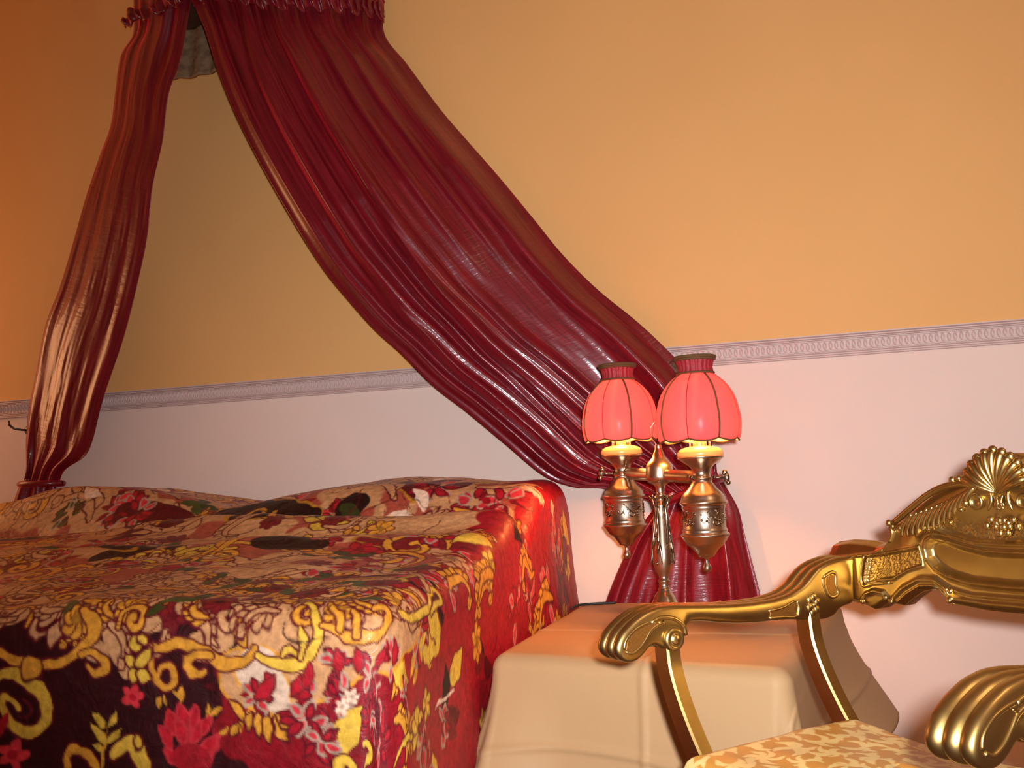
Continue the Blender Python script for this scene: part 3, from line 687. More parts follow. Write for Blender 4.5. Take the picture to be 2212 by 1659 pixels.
def folds_right(S, T):
    top = 1-smst(T, 0.0, 0.30); low = smst(T, 0.72, 1.0)
    f = 0.018*top*np.sin(2*PI*(7*S+0.5*np.sin(3*S)+0.2*T))+0.004*top*np.sin(2*PI*17*S+1)
    m1 = smst(T, 0.04, 0.28)
    f = f+0.050*m1*(1-0.4*low)*aridge(S, 0.21-0.06*smst(T, .1, .9)+0.008*np.sin(9*T), 0.022, 0.060)
    f = f+0.060*smst(T, 0.0, 0.2)*(1-0.4*low)*aridge(S, 0.42-0.09*smst(T, .2, .9)+0.010*np.sin(7*T+1), 0.022, 0.075)
    f = f+0.030*m1*aridge(S, 0.34-0.10*T, 0.014, 0.030)*(1-low)
    f = f+0.028*(1-smst(T, 0.30, 0.55))*aridge(S, 0.62-0.05*T, 0.025, 0.035)
    f = f+0.045*smst(T, 0.12, 0.38)*aridge(S, 0.84+0.015*np.sin(5*T), 0.050, 0.070)
    f = f+0.030*smst(T, 0.45, 0.65)*aridge(S, 0.50+0.05*(T-0.5), 0.018, 0.045)
    f = f+0.022*(1-smst(T, 0.35, 0.6))*aridge(S, 0.73, 0.02, 0.035)
    f = f+0.022*aridge(S, 0.07, 0.020, 0.035)
    f = f+0.012*m1*np.sin(2*PI*(13*S+0.8*T+0.4*np.sin(6*T)))*smst(0.55-S, -0.05, 0.15)*0.5
    f = f+0.016*low*np.sin(2*PI*(4.5*S+0.3*T))
    f = f+0.006*vnoise(S*5+2*T, T*3, 31)+0.0009*vnoise(S*34+8*T, T*26, 32)*smst(T, .4, .6)
    return f
cL = [(412, -70), (418, 0), (445, 70), (470, 150), (520, 270), (600, 420), (693, 572), (760, 656), (812, 714), (866, 763), (934, 832), (1006, 888), (1090, 958), (1175, 1028), (1240, 1052), (1300, 1055), (1370, 1075), (1440, 1092)]
cR = [(828, -70), (830, 0), (831, 75), (880, 140), (950, 235), (1010, 305), (1080, 385), (1150, 470), (1215, 550), (1290, 625), (1370, 690), (1430, 745), (1480, 800), (1510, 870), (1530, 930), (1545, 990), (1552, 1050)]
cr = empty('bed_curtain', (-1.3, WY-0.1, 2.5), 'long wine red silk curtain sweeping from the canopy down behind the lamp', 'curtain', 'bed canopy curtains')
def rebase(o, e):
    o.matrix_parent_inverse = Matrix.Translation(-Vector(e.location))
o, Gr = curtain_surface('drape', cL, cR, ([0, .12, .35, .82, 1], [.36, .36, .33, .09, .07]), ([0, .12, .35, .85, 1], [.04, .05, .10, .06, .05]), ([0, .12, .35, .82, 1], [.10, .11, .13, .02, .0]),
                        folds_right, 360, 300, cr, 1.0, 3.0, M['silk']); rebase(o, cr)
def folds_tail(S, T):
    g = smst(T, 0.0, 0.25)
    f = 0.024*(0.3+g)*np.sin(2*PI*(2.3*S+0.22*np.sin(4*T)+0.2*S*T))*(0.6+0.4*np.sin(5*S+2))
    f = f+0.030*g*ridge(S, 0.80-0.02*T, 0.05, 1.2)+0.020*g*ridge(S, 0.22, 0.06)+0.012*g*ridge(S, 0.52+0.10*(T-.5), 0.035)
    return f+0.004*vnoise(S*10, T*6, 35)
o, Gt = curtain_surface('tail', [(1440, 1060), (1408, 1105), (1375, 1150), (1345, 1210), (1310, 1296), (1285, 1380), (1250, 1560), (1225, 1700)],
                        [(1548, 1020), (1570, 1055), (1595, 1100), (1608, 1150), (1628, 1225), (1645, 1296), (1660, 1380), (1680, 1560), (1695, 1700)],
                        ([0, .2, 1], [.07, .09, .10]), ([0, .2, 1], [.07, .07, .08]), ([0, 1], [.01, .02]), folds_tail, 160, 160, cr, 0.6, 2.0, M['silk']); rebase(o, cr)
# gathered knot where the right curtain is held back
def tie_band(name, pa, pb, r, matr, parent):
    bm = bmesh.new(); pa = np.array(pa); pb = np.array(pb); c = (pa+pb)/2; ex_ = (pb-pa)/2
    pts = []
    for a in np.linspace(0, 2*PI, 25): pts.append(Vector(c+ex_*math.cos(a)+np.array([0, -1, 0])*r*math.sin(a)))
    add_tube(bm, pts, 0.012, seg=8, cap=False, flat=1.0)
    o = from_bm(name, bm, matr, parent); rebase(o, parent); return o
tie_band('tieback', on_y(1440, 1085, WY-0.08), on_y(1556, 1035, WY-0.08), 0.065, M['silk'], cr)

cl2 = empty('bed_curtain', (-2.4, WY-0.1, 2.5), 'narrow wine red silk curtain hanging straight down at the left of the canopy', 'curtain', 'bed canopy curtains')
lL = [(288, -70), (290, 20), (288, 75), (262, 120), (250, 200), (240, 270), (215, 340), (185, 430), (160, 520), (130, 620), (100, 700), (80, 800), (64, 880), (57, 950), (57, 1010), (52, 1040)]
lR = [(416, -70), (412, 0), (400, 75), (388, 135), (365, 200), (352, 300), (330, 400), (318, 510), (300, 600), (270, 720), (228, 845), (215, 890), (200, 950), (183, 985), (140, 1015), (126, 1045)]
def folds_left(S, T):
    top = 1-smst(T, 0.0, 0.35); low = smst(T, 0.78, 1.0)
    f = 0.010*top*np.sin(2*PI*(4.5*S+0.3))+0.004*np.sin(2*PI*(2.2*S+0.35*T))+0.0015*np.sin(2*PI*(6*S-0.3*T)+1)*(1-0.5*top)
    f = f+0.012*low*np.sin(2*PI*4*S)
    return f+0.005*vnoise(S*9, T*5, 41)+0.0015*vnoise(S*30, T*22, 42)
o, Gl = curtain_surface('drape', lL, lR, ([0, .2, .6, 1], [.16, .14, .08, .05]), ([0, .2, .6, 1], [.36, .32, .16, .08]), ([0, .3, 1], [.06, .04, .02]), folds_left, 300, 150, cl2, 0.5, 2.4, M['silk']); rebase(o, cl2)
o, G2 = curtain_surface('tail', [(54, 1035), (42, 1052), (28, 1092), (18, 1140), (10, 1200), (0, 1300)], [(127, 1035), (124, 1055), (130, 1095), (150, 1140), (165, 1200), (180, 1300)],
                        ([0, 1], [.06, .07]), ([0, 1], [.06, .07]), ([0, 1], [.01, .01]), lambda S, T: 0.012*np.sin(2*PI*2.5*S), 60, 60, cl2, 0.4, 1.0, M['silk']); rebase(o, cl2)
tie_band('tieback', on_y(50, 1046, WY-0.07), on_y(130, 1044, WY-0.07), 0.055, M['silk'], cl2)

# ruffled headings above the gathering line, one per curtain
def heading(G, parent, h, out, seed, nf, ends=None):
    row = G[0]; m = len(row); s = np.linspace(0, 1, m); H = []
    rows = 14
    for k in range(rows):
        u = k/(rows-1); f = np.sin(s*2*PI*nf+0.8*np.sin(s*17+seed))*0.012*(0.25+u)+0.006*vnoise(s*nf*3+u*2, s*0+u*3, seed)*(0.3+u)
        p = row.copy(); p[:, 2] += h*u+0.008*vnoise(s*nf*2.0, s*0, seed+1)*u
        p[:, 1] -= out*math.sin(PI*min(u, 1)*0.5)+f; H.append(p)
    me = grid_mesh('heading', np.array(H)); thread_attr(me, rows, m, 0.8, 0.3)
    o = link('heading', me, M['silk'], parent); md = o.modifiers.new('thick', 'SOLIDIFY'); md.thickness = 0.002; rebase(o, parent)
    return o
heading(Gr, cr, 0.10, 0.03, 3, 16)
heading(Gl, cl2, 0.10, 0.03, 5, 7)
# puckered gathering band that crosses the curtains just under the heading, with its free end at the left
def pucker(pix_y, parent, nf, seed, w_=0.05):
    P = np.array([on_y(x, y, WY-d) for x, y, d in pix_y]); n = 240
    C_ = spline(P, n); s = np.linspace(0, 1, n); rows = []
    for k in range(10):
        u = k/9-0.5; p = C_.copy(); p[:, 2] += w_*u+0.010*np.sin(s*2*PI*nf*0.5+seed)*u*2
        p[:, 1] -= 0.010*np.sin(s*2*PI*nf+u*2.5+np.sin(s*23))+0.012*math.cos(PI*u)+0.006*vnoise(s*nf*2, s*0+u*4, seed); rows.append(p)
    me = grid_mesh('ruffle', np.array(rows)); thread_attr(me, 10, n, 0.6, 0.2)
    o = link('ruffle', me, M['silk'], parent); md = o.modifiers.new('thick', 'SOLIDIFY'); md.thickness = 0.003; rebase(o, parent); return o
pucker([(415, -12, .40), (480, -25, .44), (560, -5, .40), (660, 0, .32), (760, 8, .20), (822, 18, .09), (829, 25, .06)], cr, 26, 2, 0.06)
pucker([(270, 50, .20), (292, 32, .24), (330, 20, .30), (370, -2, .36), (412, -22, .42)], cl2, 9, 4, 0.05)

crown = empty('bed_canopy', (XL+0.35, WY-0.02, 2.62), 'half-round bed canopy on the ochre wall with brown cloth backing inside', 'canopy')
bm = bmesh.new(); nseg = 28; cx_ = (XR+XL)/2; rx = (XR-XL)/2-0.02; zt = 2.74
lo = []; hi = []
for k in range(nseg+1):
    a = PI*k/nseg; lo.append(bm.verts.new((cx_+rx*math.cos(a), WY-0.003-0.32*math.sin(a), zt))); hi.append(bm.verts.new((cx_+rx*math.cos(a), WY-0.003-0.32*math.sin(a), zt+0.03)))
bm.faces.new(lo); bm.faces.new(hi[::-1])
for k in range(nseg): bm.faces.new((lo[k], lo[k+1], hi[k+1], hi[k]))
bm.faces.new((lo[-1], lo[0], hi[0], hi[-1]))
o = from_bm('crown_board', bm, M['wood'], crown, smooth=False); rebase(o, crown)
# backing cloth on the wall, its lower edge a shallow swag
nx, nz = 60, 30; Gb = np.zeros((nz, nx, 3)); pl = on_y(350, 140, WY-0.03); pr = on_y(560, 140, WY-0.03); zb = on_y(425, 168, WY-0.03)[2]
for i in range(nz):
    for j in range(nx):
        u = j/(nx-1); x = pl[0]+(pr[0]-pl[0])*u; zlow = zb+0.035*(2*u-0.72)**2
        z = zlow+(zt-zlow)*(i/(nz-1)); Gb[i, j] = (x, WY-0.030-0.008*math.sin(u*2*PI*5+1)-0.02*(1-i/(nz-1)), z)
o = link('backing', grid_mesh('backing', Gb), M['backing'], crown); md = o.modifiers.new('t', 'SOLIDIFY'); md.thickness = 0.012; rebase(o, crown)

# holdback hook beside the left curtain
hk = empty('holdback_hook', tuple(on_y(52, 930, WY-0.002)), 'small dark holdback hook sticking out left of the narrow curtain', 'hook')
bm = bmesh.new(); p0 = Vector((0, -0.002, 0))
add_tube(bm, [(0.02, 0.0, 0), (0.02, -0.03, 0.0), (0.005, -0.055, 0.005), (-0.01, -0.065, 0.02), (-0.016, -0.06, 0.036)], [0.004, 0.004, 0.004, 0.0045, 0.003], 8)
from_bm('hook', bm, M['dark_metal'], hk)
bm = bmesh.new(); add_lathe(bm, [(0.001, 0), (0.016, 0), (0.016, 0.003), (0.008, 0.006), (0.001, 0.007)], 20, Matrix.Translation((0.02, 0.0, 0)) @ Matrix.Rotation(PI/2, 4, 'X')); from_bm('wall_plate', bm, M['dark_metal'], hk)

# ------------------------------------------------------------------ the two-armed table lamp
lb = on_z(1438, 1337, TZ)
LZ = TZ+0.006
d_r, d_l, d_h = 2.49, 2.77, 2.63
def at_depth(x, y, d): r = ray(x, y); return EYE+r*d
hub = at_depth(1424, 1012, d_h); pr_ = at_depth(1514, 1000, d_r); pl_ = at_depth(1344, 1000, d_l)
lamp = empty('table_lamp', (lb[0], lb[1], LZ), 'antique brass lamp with two pink lit shades on the satin-covered bedside table', 'lamp')
def setp(o, parent=lamp):
    e = parent; o.parent = e; o.matrix_parent_inverse = Matrix.Translation(-Vector(lamp.location)) if e is lamp else Matrix.Identity(4)
    return o
KH = d_h/2200
zy = lambda y, h0, k: 1.0-(y-h0)*k
# stem leans very slightly, following the base to the hub
base0 = Vector((lb[0], lb[1], LZ)); hubv = Vector(hub)
ax_ = (hubv-base0)
def stem_mat(): 
    q = ax_.to_track_quat('Z', 'Y'); return Matrix.Translation(base0) @ q.to_matrix().to_4x4()
SM = stem_mat(); SL = ax_.length
def sy(y): return SL*(1337-y)/(1337-1012)
def px_lathe(bm, rows, seg=40, fr=None): add_lathe(bm, [(max(0.0008, r*KH), sy(y)) for y, r in rows], seg, SM, fr)
bm = bmesh.new()
px_lathe(bm, [(1337, 40), (1335, 46), (1331, 48), (1326, 46), (1320, 38), (1312, 30), (1302, 25), (1294, 22), (1286, 17), (1280, 13), (1277, 13)])
# three scroll feet
for k in range(3):
    a = 2*PI*k/3-1.06; c, s = math.cos(a), math.sin(a)
    P3 = [(36, 14), (58, 17), (82, 12), (106, 7), (124, 7), (132, 11), (124, 15)]
    add_tube(bm, [SM @ Vector((c*r*KH, s*r*KH, z*KH)) for r, z in P3], [0.014, 0.013, 0.010, 0.007, 0.006, 0.006, 0.005], 10)
setp(from_bm('lamp_base', bm, M['brass']))
bm = bmesh.new()
px_lathe(bm, [(1277, 13), (1274, 11), (1266, 10.5), (1262, 13), (1259, 13), (1256, 10), (1250, 11), (1240, 15), (1225, 20), (1210, 22), (1198, 22), (1180, 20), (1160, 17), (1140, 15), (1120, 13), (1105, 11), (1098, 14), (1094, 14),
              (1090, 10), (1084, 7), (1078, 7), (1076, 10), (1072, 11), (1069, 8), (1064, 9), (1058, 9), (1050, 12), (1046, 17), (1044, 20)])
setp(from_bm('stem', bm, M['brass']))
# acanthus leaves climbing the stem and the leaf cup at its neck
bm = bmesh.new()
def sp(a, r, y): return SM @ Vector((math.cos(a)*r*KH, math.sin(a)*r*KH, sy(y)))
for a0_ in (-1.9, -0.6, 0.9, 2.4):
    for da_, y0, y1, w_ in ((0, 1092, 1165, 4.2), (0.35, 1100, 1200, 3.6), (-0.35, 1110, 1190, 3.2), (0.7, 1150, 1225, 3.0)):
        pts = []; rad = []
        for t in np.linspace(0, 1, 9):
            y = y0+(y1-y0)*t; r = np.interp(y, [1090, 1105, 1140, 1180, 1210, 1230], [13, 12, 15, 20, 22, 20])
            pts.append(sp(a0_+da_*t+0.25*math.sin(3*t), r+1.2+(2.5*max(0, t-0.8)*5 if t > .8 else 0), y)); rad.append(w_*KH*(0.35+0.9*math.sin(PI*min(1, 0.15+t*0.85))))
        add_tube(bm, pts, rad, 8, flat=0.9)
    add_ball(bm, sp(a0_+0.25, 23, 1222), 3.0*KH)
for k in range(5):
    a = 2*PI*k/5-0.2
    for j in (-1, 0, 1):
        add_tube(bm, [sp(a+0.1*j, 12, 1100), sp(a+0.16*j, 15, 1090), sp(a+0.2*j, 20-abs(j)*2, 1080), sp(a+0.14*j, 26-abs(j)*4, 1073+abs(j)*4), sp(a+0.1*j, 28-abs(j)*5, 1076+abs(j)*4)], [4*KH, 4.5*KH, 4*KH, 3*KH, 1.2*KH], 8, flat=0.6)
setp(from_bm('acanthus_ornament', bm, M['brass_orn']))
bm = bmesh.new()
px_lathe(bm, [(1045, 20), (1042, 25), (1038, 28), (1032, 29.5), (1012, 29.5), (1006, 28.5), (1000, 25), (994, 20), (988, 15), (980, 12), (974, 10), (968, 7.5), (966, 7), (964, 8), (962, 7), (960, 8), (958, 6)])
setp(from_bm('hub', bm, M['brass']))
bm = bmesh.new()
for s in (-1, 1):
    add_tube(bm, [sp(0 if s > 0 else PI, r, y) for r, y in ((2, 962), (6, 955), (13, 945), (17, 932), (15, 918), (8, 908), (0, 904))], 1.6*KH, 8)
add_ball(bm, sp(0, 0, 962), 5*KH)
setp(from_bm('carrying_loop', bm, M['brass']))
bm = bmesh.new()
hl = Vector(at_depth(1345, 1022, d_l)); hr_ = Vector(at_depth(1514, 1032, d_r)); 
dirn = (hr_-hl).normalized(); L_ = (hr_-hl).length
q = dirn.to_track_quat('Z', 'Y').to_matrix().to_4x4(); MA = Matrix.Translation(hl) @ q
add_lathe(bm, [(0.001, 0.0), (0.008, 0.005), (0.014, 0.018), (0.015, 0.022), (0.013, 0.026), (0.0155, 0.032), (0.0165, 0.036), (0.0165, L_*0.47), (0.0165, L_*0.53), (0.0165, L_-0.036), (0.0155, L_-0.032), (0.013, L_-0.026), (0.015, L_-0.022), (0.014, L_-0.018), (0.008, L_-0.005), (0.001, L_)], 32, MA)
setp(from_bm('cross_arm', bm, M['brass']))

FONT = [(1233, 1.5), (1231, 6), (1226, 9), (1220, 8.5), (1215, 5.5), (1208, 4), (1203, 5), (1201, 10), (1199, 17), (1196, 18), (1193, 20), (1184, 27), (1176, 36), (1174, 40), (1169, 42), (1164, 46), (1160, 48), (1156, 51), (1153, 52.5), (1150, 51), (1148, 47), (1144, 48.5), (1141, 47), (1138, 45.5),
        (1100, 44.5), (1096, 46), (1094, 47), (1091, 45.5), (1088, 49), (1085, 51.5), (1082, 51), (1079, 48), (1074, 47), (1068, 44), (1062, 39), (1054, 31), (1046, 25), (1040, 21), (1036, 20), (1034, 22), (1031, 22), (1029, 19), (1020, 18.5), (1012, 21), (1005, 27), (1000, 34), (996, 40), (994, 42), (992, 45), (989, 49), (987, 50), (985, 49)]
BURN = [(985, 48), (982, 50), (976, 49), (971, 45), (967, 38), (965, 30), (964, 22), (963, 12)]
KR = d_r/2200
def font_lamp(c, zoff, key_side, spin, which):
    k = KR; X, Y = c[0], c[1]
    z = lambda y: zoff-(y-1014)*k
    T = Matrix.Translation((X, Y, 0))
    bm = bmesh.new(); add_lathe(bm, [(r*k, z(y)) for y, r in FONT], 48, T)
    f = setp(from_bm('oil_font', bm, M['brass'])); f['label'] = '%s brass oil font of the lamp' % which
    # embossed spray of leaves round the drum
    bm = bmesh.new(); q_ = random.Random(3)
    for rep in range(4):
        a0_ = spin+rep*PI/2
        def cp(du, dv, rr=45.2): return Vector((X+math.cos(a0_+du/45)*rr*k, Y+math.sin(a0_+du/45)*rr*k, z(1118-dv)))
        for pts in ([(-16, 16), (-8, 8), (0, 0), (8, -6), (14, -2)], [(0, 0), (4, 8), (9, 13), (5, 16)], [(0, 0), (-4, -8), (4, -14), (10, -10)], [(-8, 8), (-14, 4), (-18, -4)], [(8, -6), (14, -12), (20, -8)], [(-18, -4), (-24, -8), (-28, -2)], [(14, -2), (22, 4), (26, 10)]):
            add_tube(bm, [cp(*p_) for p_ in spline(pts, 9)], [1.7*k]*9, 6)
            add_ball(bm, cp(*pts[-1]), 3.0*k)
        for _ in range(8): add_ball(bm, cp(q_.uniform(-30, 30), q_.uniform(-14, 14)), 1.9*k)
    o = from_bm('embossed_leaves', bm, M['brass_orn']); o.parent = f; o.matrix_parent_inverse = Matrix.Identity(4)
    bm = bmesh.new(); kd = (Vector(RR)*key_side-Vector(FF)*0.15).normalized(); kc = Vector((X, Y, z(1030)))
    add_tube(bm, [kc+kd*0.015, kc+kd*0.040, kc+kd*0.056], 0.0025, 8); add_ball(bm, kc+kd*0.030-Vector(FF)*0.001, 0.0035)
    kp = kc+kd*0.060
    add_ball(bm, kp, 0.013, (0.55, 0.55, 1.0)); add_ball(bm, kp+Vector((0, 0, 0.012))-kd*0.004, 0.007); add_ball(bm, kp-Vector((0, 0, 0.012))+kd*0.003, 0.006)
    o = from_bm('wick_key', bm, M['brass_orn']); o.parent = f; o.matrix_parent_inverse = Matrix.Identity(4)
    bm = bmesh.new(); add_ball(bm, kc-kd*0.026-Vector(FF)*0.012, 0.0065); o = from_bm('pivot_screw', bm, M['brass_orn']); o.parent = f
    bm = bmesh.new(); add_lathe(bm, [(r*k, z(y)) for y, r in BURN], 48, T)
    bn = setp(from_bm('burner', bm, M['cream_sleeve'])); bn['label'] = 'cream burner cup with the lamp glow put into its colour'
    bm = bmesh.new(); add_lathe(bm, [(12*k, z(966)), (12.5*k, z(960)), (12*k, z(944)), (9*k, z(942))], 24, T)
    o = from_bm('candle_sleeve', bm, M['cream_sleeve']); o.parent = bn
    bm = bmesh.new()
    for i in range(14):
        a = 2*PI*i/14+0.1; add_tube(bm, [Vector((X+math.cos(a)*r*k, Y+math.sin(a)*r*k, z(y))) for y, r in ((967, 22), (955, 22), (943, 21))], 1.1*k, 6)
    add_lathe(bm, [(22*k, z(967)), (24*k, z(966)), (23*k, z(963)), (21.5*k, z(963))], 32, T, cap=False)
    o = from_bm('gallery', bm, M['brass']); o.parent = bn
    bm = bmesh.new(); add_ball(bm, (X, Y, z(903)), 0.011, (1, 1, 1.3), 16); o = from_bm('bulb', bm, M['bulb']); o.parent = bn
    # shade: eight cloth panels, bottom edge bowed between the ribs
    DOME = [(950, 84), (946, 87.5), (935, 90), (918, 92), (900, 91.5), (882, 88), (866, 84.5), (850, 78.5), (836, 70), (824, 60), (814, 49), (807, 39)]
    def fr_(a, r, zz):
        p_ = abs(math.sin(4*(a-spin))); rr = r*(0.955+0.045*p_**0.8)
        low = max(0, 1-(zz-z(950))/(30*k)); return rr, zz-0.007*p_**0.9*low+0.004*low
    bm = bmesh.new(); add_lathe(bm, [(r*k, z(y)) for y, r in DOME], 96, T, fr_, cap=False)
    sh = setp(from_bm('lamp_shade', bm, M['shade'])); sh['label'] = '%s rose pink domed shade' % which
    bm = bmesh.new(); add_lathe(bm, [((r-2.5)*k, z(y)) for y, r in DOME], 96, T, fr_, cap=False)
    o = from_bm('lining', bm, M['lining']); o.parent = sh; o['label'] = 'cream lining of the shade'
    bm = bmesh.new()
    def frc(a, r, zz): return r*(1+0.04*math.sin(a*22)), zz
    add_lathe(bm, [(38*k, z(808)), (37*k, z(800)), (36*k, z(792)), (38*k, z(782)), (42*k, z(774)), (41*k, z(774)), (36*k, z(783)), (34.5*k, z(792)), (35*k, z(800))], 88, T, frc, cap=False)
    o = from_bm('collar', bm, M['collar']); o.parent = sh; o['label'] = 'gathered dark red collar'
    bm = bmesh.new()
    for y, r, t in ((770, 43.5, 3.6), (775, 42.5, 3.0), (805, 39.5, 2.6)):
        add_tube(bm, [Vector((X+math.cos(a)*r*k, Y+math.sin(a)*r*k, z(y))) for a in np.linspace(0, 2*PI, 49)], t*k, 8, cap=False)
    for i in range(8):
        a = spin+PI*i/4
        pts = [Vector((X+math.cos(a)*(r*0.955+1.2)*k, Y+math.sin(a)*(r*0.955+1.2)*k, z(y)+0.004*max(0, 1-(950-y)/30))) for y, r in DOME]
        if i % 2 == 0: add_tube(bm, pts, [2.3*k]*len(pts), 8)
    rim = []
    for a in np.linspace(0, 2*PI, 97):
        rr, zz = fr_(a, 84*k, z(950)); rim.append(Vector((X+math.cos(a)*(rr+0.5*k), Y+math.sin(a)*(rr+0.5*k), zz-0.001)))
    add_tube(bm, rim, 2.1*k, 6, cap=False)
    o = from_bm('braid_trim', bm, M['braid']); o.parent = sh; o['label'] = 'brown braid on the ribs and rims'
    bm = bmesh.new()
    for i in range(1, 8, 2):
        a = spin+PI*i/4
        add_tube(bm, [Vector((X+math.cos(a)*(r*0.955+0.6)*k, Y+math.sin(a)*(r*0.955+0.6)*k, z(y)+0.004*max(0, 1-(950-y)/30))) for y, r in DOME], 1.0*k, 6)
    o = from_bm('seam_piping', bm, M['seam']); o.parent = sh
    lt = light('shade_bulb_light', 'POINT', (X, Y, z(903)), 12.0, (1.0, 0.37, 0.09), 0.020)
    lt.visible_camera = True; lt.parent = bn
    return z
az = math.atan2(-FF[1], -FF[0])
zr = font_lamp(pr_, 1.000, 1, az+0.33, 'nearer')
zl = font_lamp(pl_, 1.018, -1, az+0.20, 'farther')

cordo = bpy.data.objects.new('power_cord', bpy.data.meshes.new('power_cord'))
bm = bmesh.new()
P3 = [on_z(1330, 1302, TZ+0.006), on_z(1300, 1303, TZ+0.006), on_z(1268, 1305, TZ+0.006), on_z(1246, 1308, TZ+0.006), on_z(1235, 1314, TZ+0.004)]
add_tube(bm, [Vector(p) for p in spline(P3, 20)], 0.0035, 8); setp(from_bm('power_cord', bm, M['cord']))
bpy.data.objects.remove(cordo)

# ------------------------------------------------------------------ gilt armchair
CA = np.array([-0.345, 1.47, 0.0]); ANG = math.radians(-42)
EXC = np.array([math.cos(ANG), math.sin(ANG), 0]); EYC = np.array([-math.sin(ANG), math.cos(ANG), 0]); CWD = 0.58
chair = empty('armchair', tuple(CA), 'gilded carved baroque armchair with shell crest and gold damask seat in the foreground', 'chair', rotz=ANG)
def cl_x(px, py, x):      # seen point on the chair's side plane at x
    r = ray(px, py); n = EXC; t = np.dot(CA+EXC*x-EYE, n)/np.dot(r, n); P = EYE+r*t-CA; return np.array([P@EYC, P[2]])
def cl_y(px, py, y):
    r = ray(px, py); n = EYC; t = np.dot(CA+EYC*y-EYE, n)/np.dot(r, n); P = EYE+r*t-CA; return np.array([P@EXC, P[2]])
YB = cl_x(1848, 1250, 0)[0]
TH = 0.056
arm_px = [(1848, 1200), (1817, 1203), (1790, 1213), (1770, 1226), (1756, 1243), (1740, 1264), (1712, 1283), (1675, 1295), (1626, 1302), (1577, 1306), (1504, 1307), (1455, 1307), (1428, 1310), (1397, 1322), (1370, 1342), (1347, 1366), (1335, 1391), (1332, 1407), (1338, 1422), (1350, 1431), (1365, 1434), (1382, 1428), (1397, 1413), (1409, 1395), (1420, 1392), (1436, 1402), (1455, 1408), (1474, 1400), (1484, 1382), (1484, 1362), (1490, 1344),
          (1520, 1342), (1560, 1346), (1600, 1348), (1640, 1346), (1680, 1341), (1712, 1339), (1750, 1340), (1790, 1338), (1808, 1330), (1818, 1314), (1848, 1303)]
arm_o = np.array([cl_x(x, y, 0) for x, y in arm_px])
# resample densely, walls rounded and reeded across the thickness
def dense(P, n):
    P = np.array(P); Pc = np.vstack([P, P[:1]]); d = np.r_[0, np.cumsum(np.linalg.norm(np.diff(Pc, axis=0), axis=1))]
    t = np.linspace(0, d[-1], n, endpoint=False); return np.stack([np.interp(t, d, Pc[:, 0]), np.interp(t, d, Pc[:, 1])], 1)
def smooth_loop(P, it=4, fix=None):
    for _ in range(it): P = 0.5*P+0.25*np.roll(P, 1, 0)+0.25*np.roll(P, -1, 0)
    return P
def reeded(outline, x0, x1, nslice=34, ridges=3, depth=0.005, rnd=0.004):
    """bar whose outline (y, z) is swept across x0..x1 with lengthwise reeds on its edge"""
    n = len(outline); tang = np.roll(outline, -1, 0)-np.roll(outline, 1, 0); tang /= np.linalg.norm(tang, axis=1, keepdims=True)
    nr = np.stack([-tang[:, 1], tang[:, 0]], 1)
    area = 0.5*np.sum(outline[:, 0]*np.roll(outline[:, 1], -1)-np.roll(outline[:, 0], -1)*outline[:, 1])
    if area > 0: nr = -nr          # outward
    bm = bmesh.new(); rings = []
    for k in range(nslice):
        u = k/(nslice-1); ins = depth*(1-abs(math.sin(PI*ridges*u))**0.7)
        e = min(u, 1-u)*abs(x1-x0)
        if e < rnd: ins += (rnd-math.sqrt(max(0, rnd**2-(rnd-e)**2)))*0.6
        P = outline-nr*ins
        rings.append([bm.verts.new((x0+(x1-x0)*u, p[0], p[1])) for p in P])
    for A_, B_ in zip(rings, rings[1:]):
        for i in range(n):
            j = (i+1) % n; bm.faces.new((A_[i], A_[j], B_[j], B_[i]))
    f1 = bm.faces.new(rings[0]); f2 = bm.faces.new(rings[-1][::-1])
    bmesh.ops.triangulate(bm, faces=[f1, f2])
    return bm
AO = smooth_loop(dense(arm_o, 260), 3)
def make_arm(xin, sgn):
    """xin: inner face; the arm grows outwards (sgn)"""
    bm = reeded(AO, xin, xin+sgn*TH)
    return from_bm('arm', bm, M['gold'], chair, sharp=50)
def face_tube(bm, pix, r, face='x', x=0.0, taper=False, dx=0.0, flat=0.7, n=None, mirror=False):
    P = [cl_x(px, py, x) if face == 'x' else cl_y(px, py, x) for px, py in pix]
    n = n or max(6, 3*len(P)); P = spline(P, n)
    rad = [r*(math.sin(PI*(0.12+0.80*t))**0.7 if taper else 1.0) for t in np.linspace(0, 1, n)]
    if face == 'x': Q = [Vector((x+dx, p[0], p[1])) for p in P]; nrm = (1, 0, 0)
    else: Q = [Vector((p[0], x+dx, p[1])) for p in P]; nrm = (0, 1, 0)
    add_tube(bm, Q, rad, 8, flat=flat, nrm=nrm)
    if mirror: add_tube(bm, [Vector((2*XC-q.x, q.y, q.z)) for q in Q], rad, 8, flat=flat, nrm=nrm)

XC = CWD/2                     # centre line of the chair back
armL = make_arm(0.0, -1)
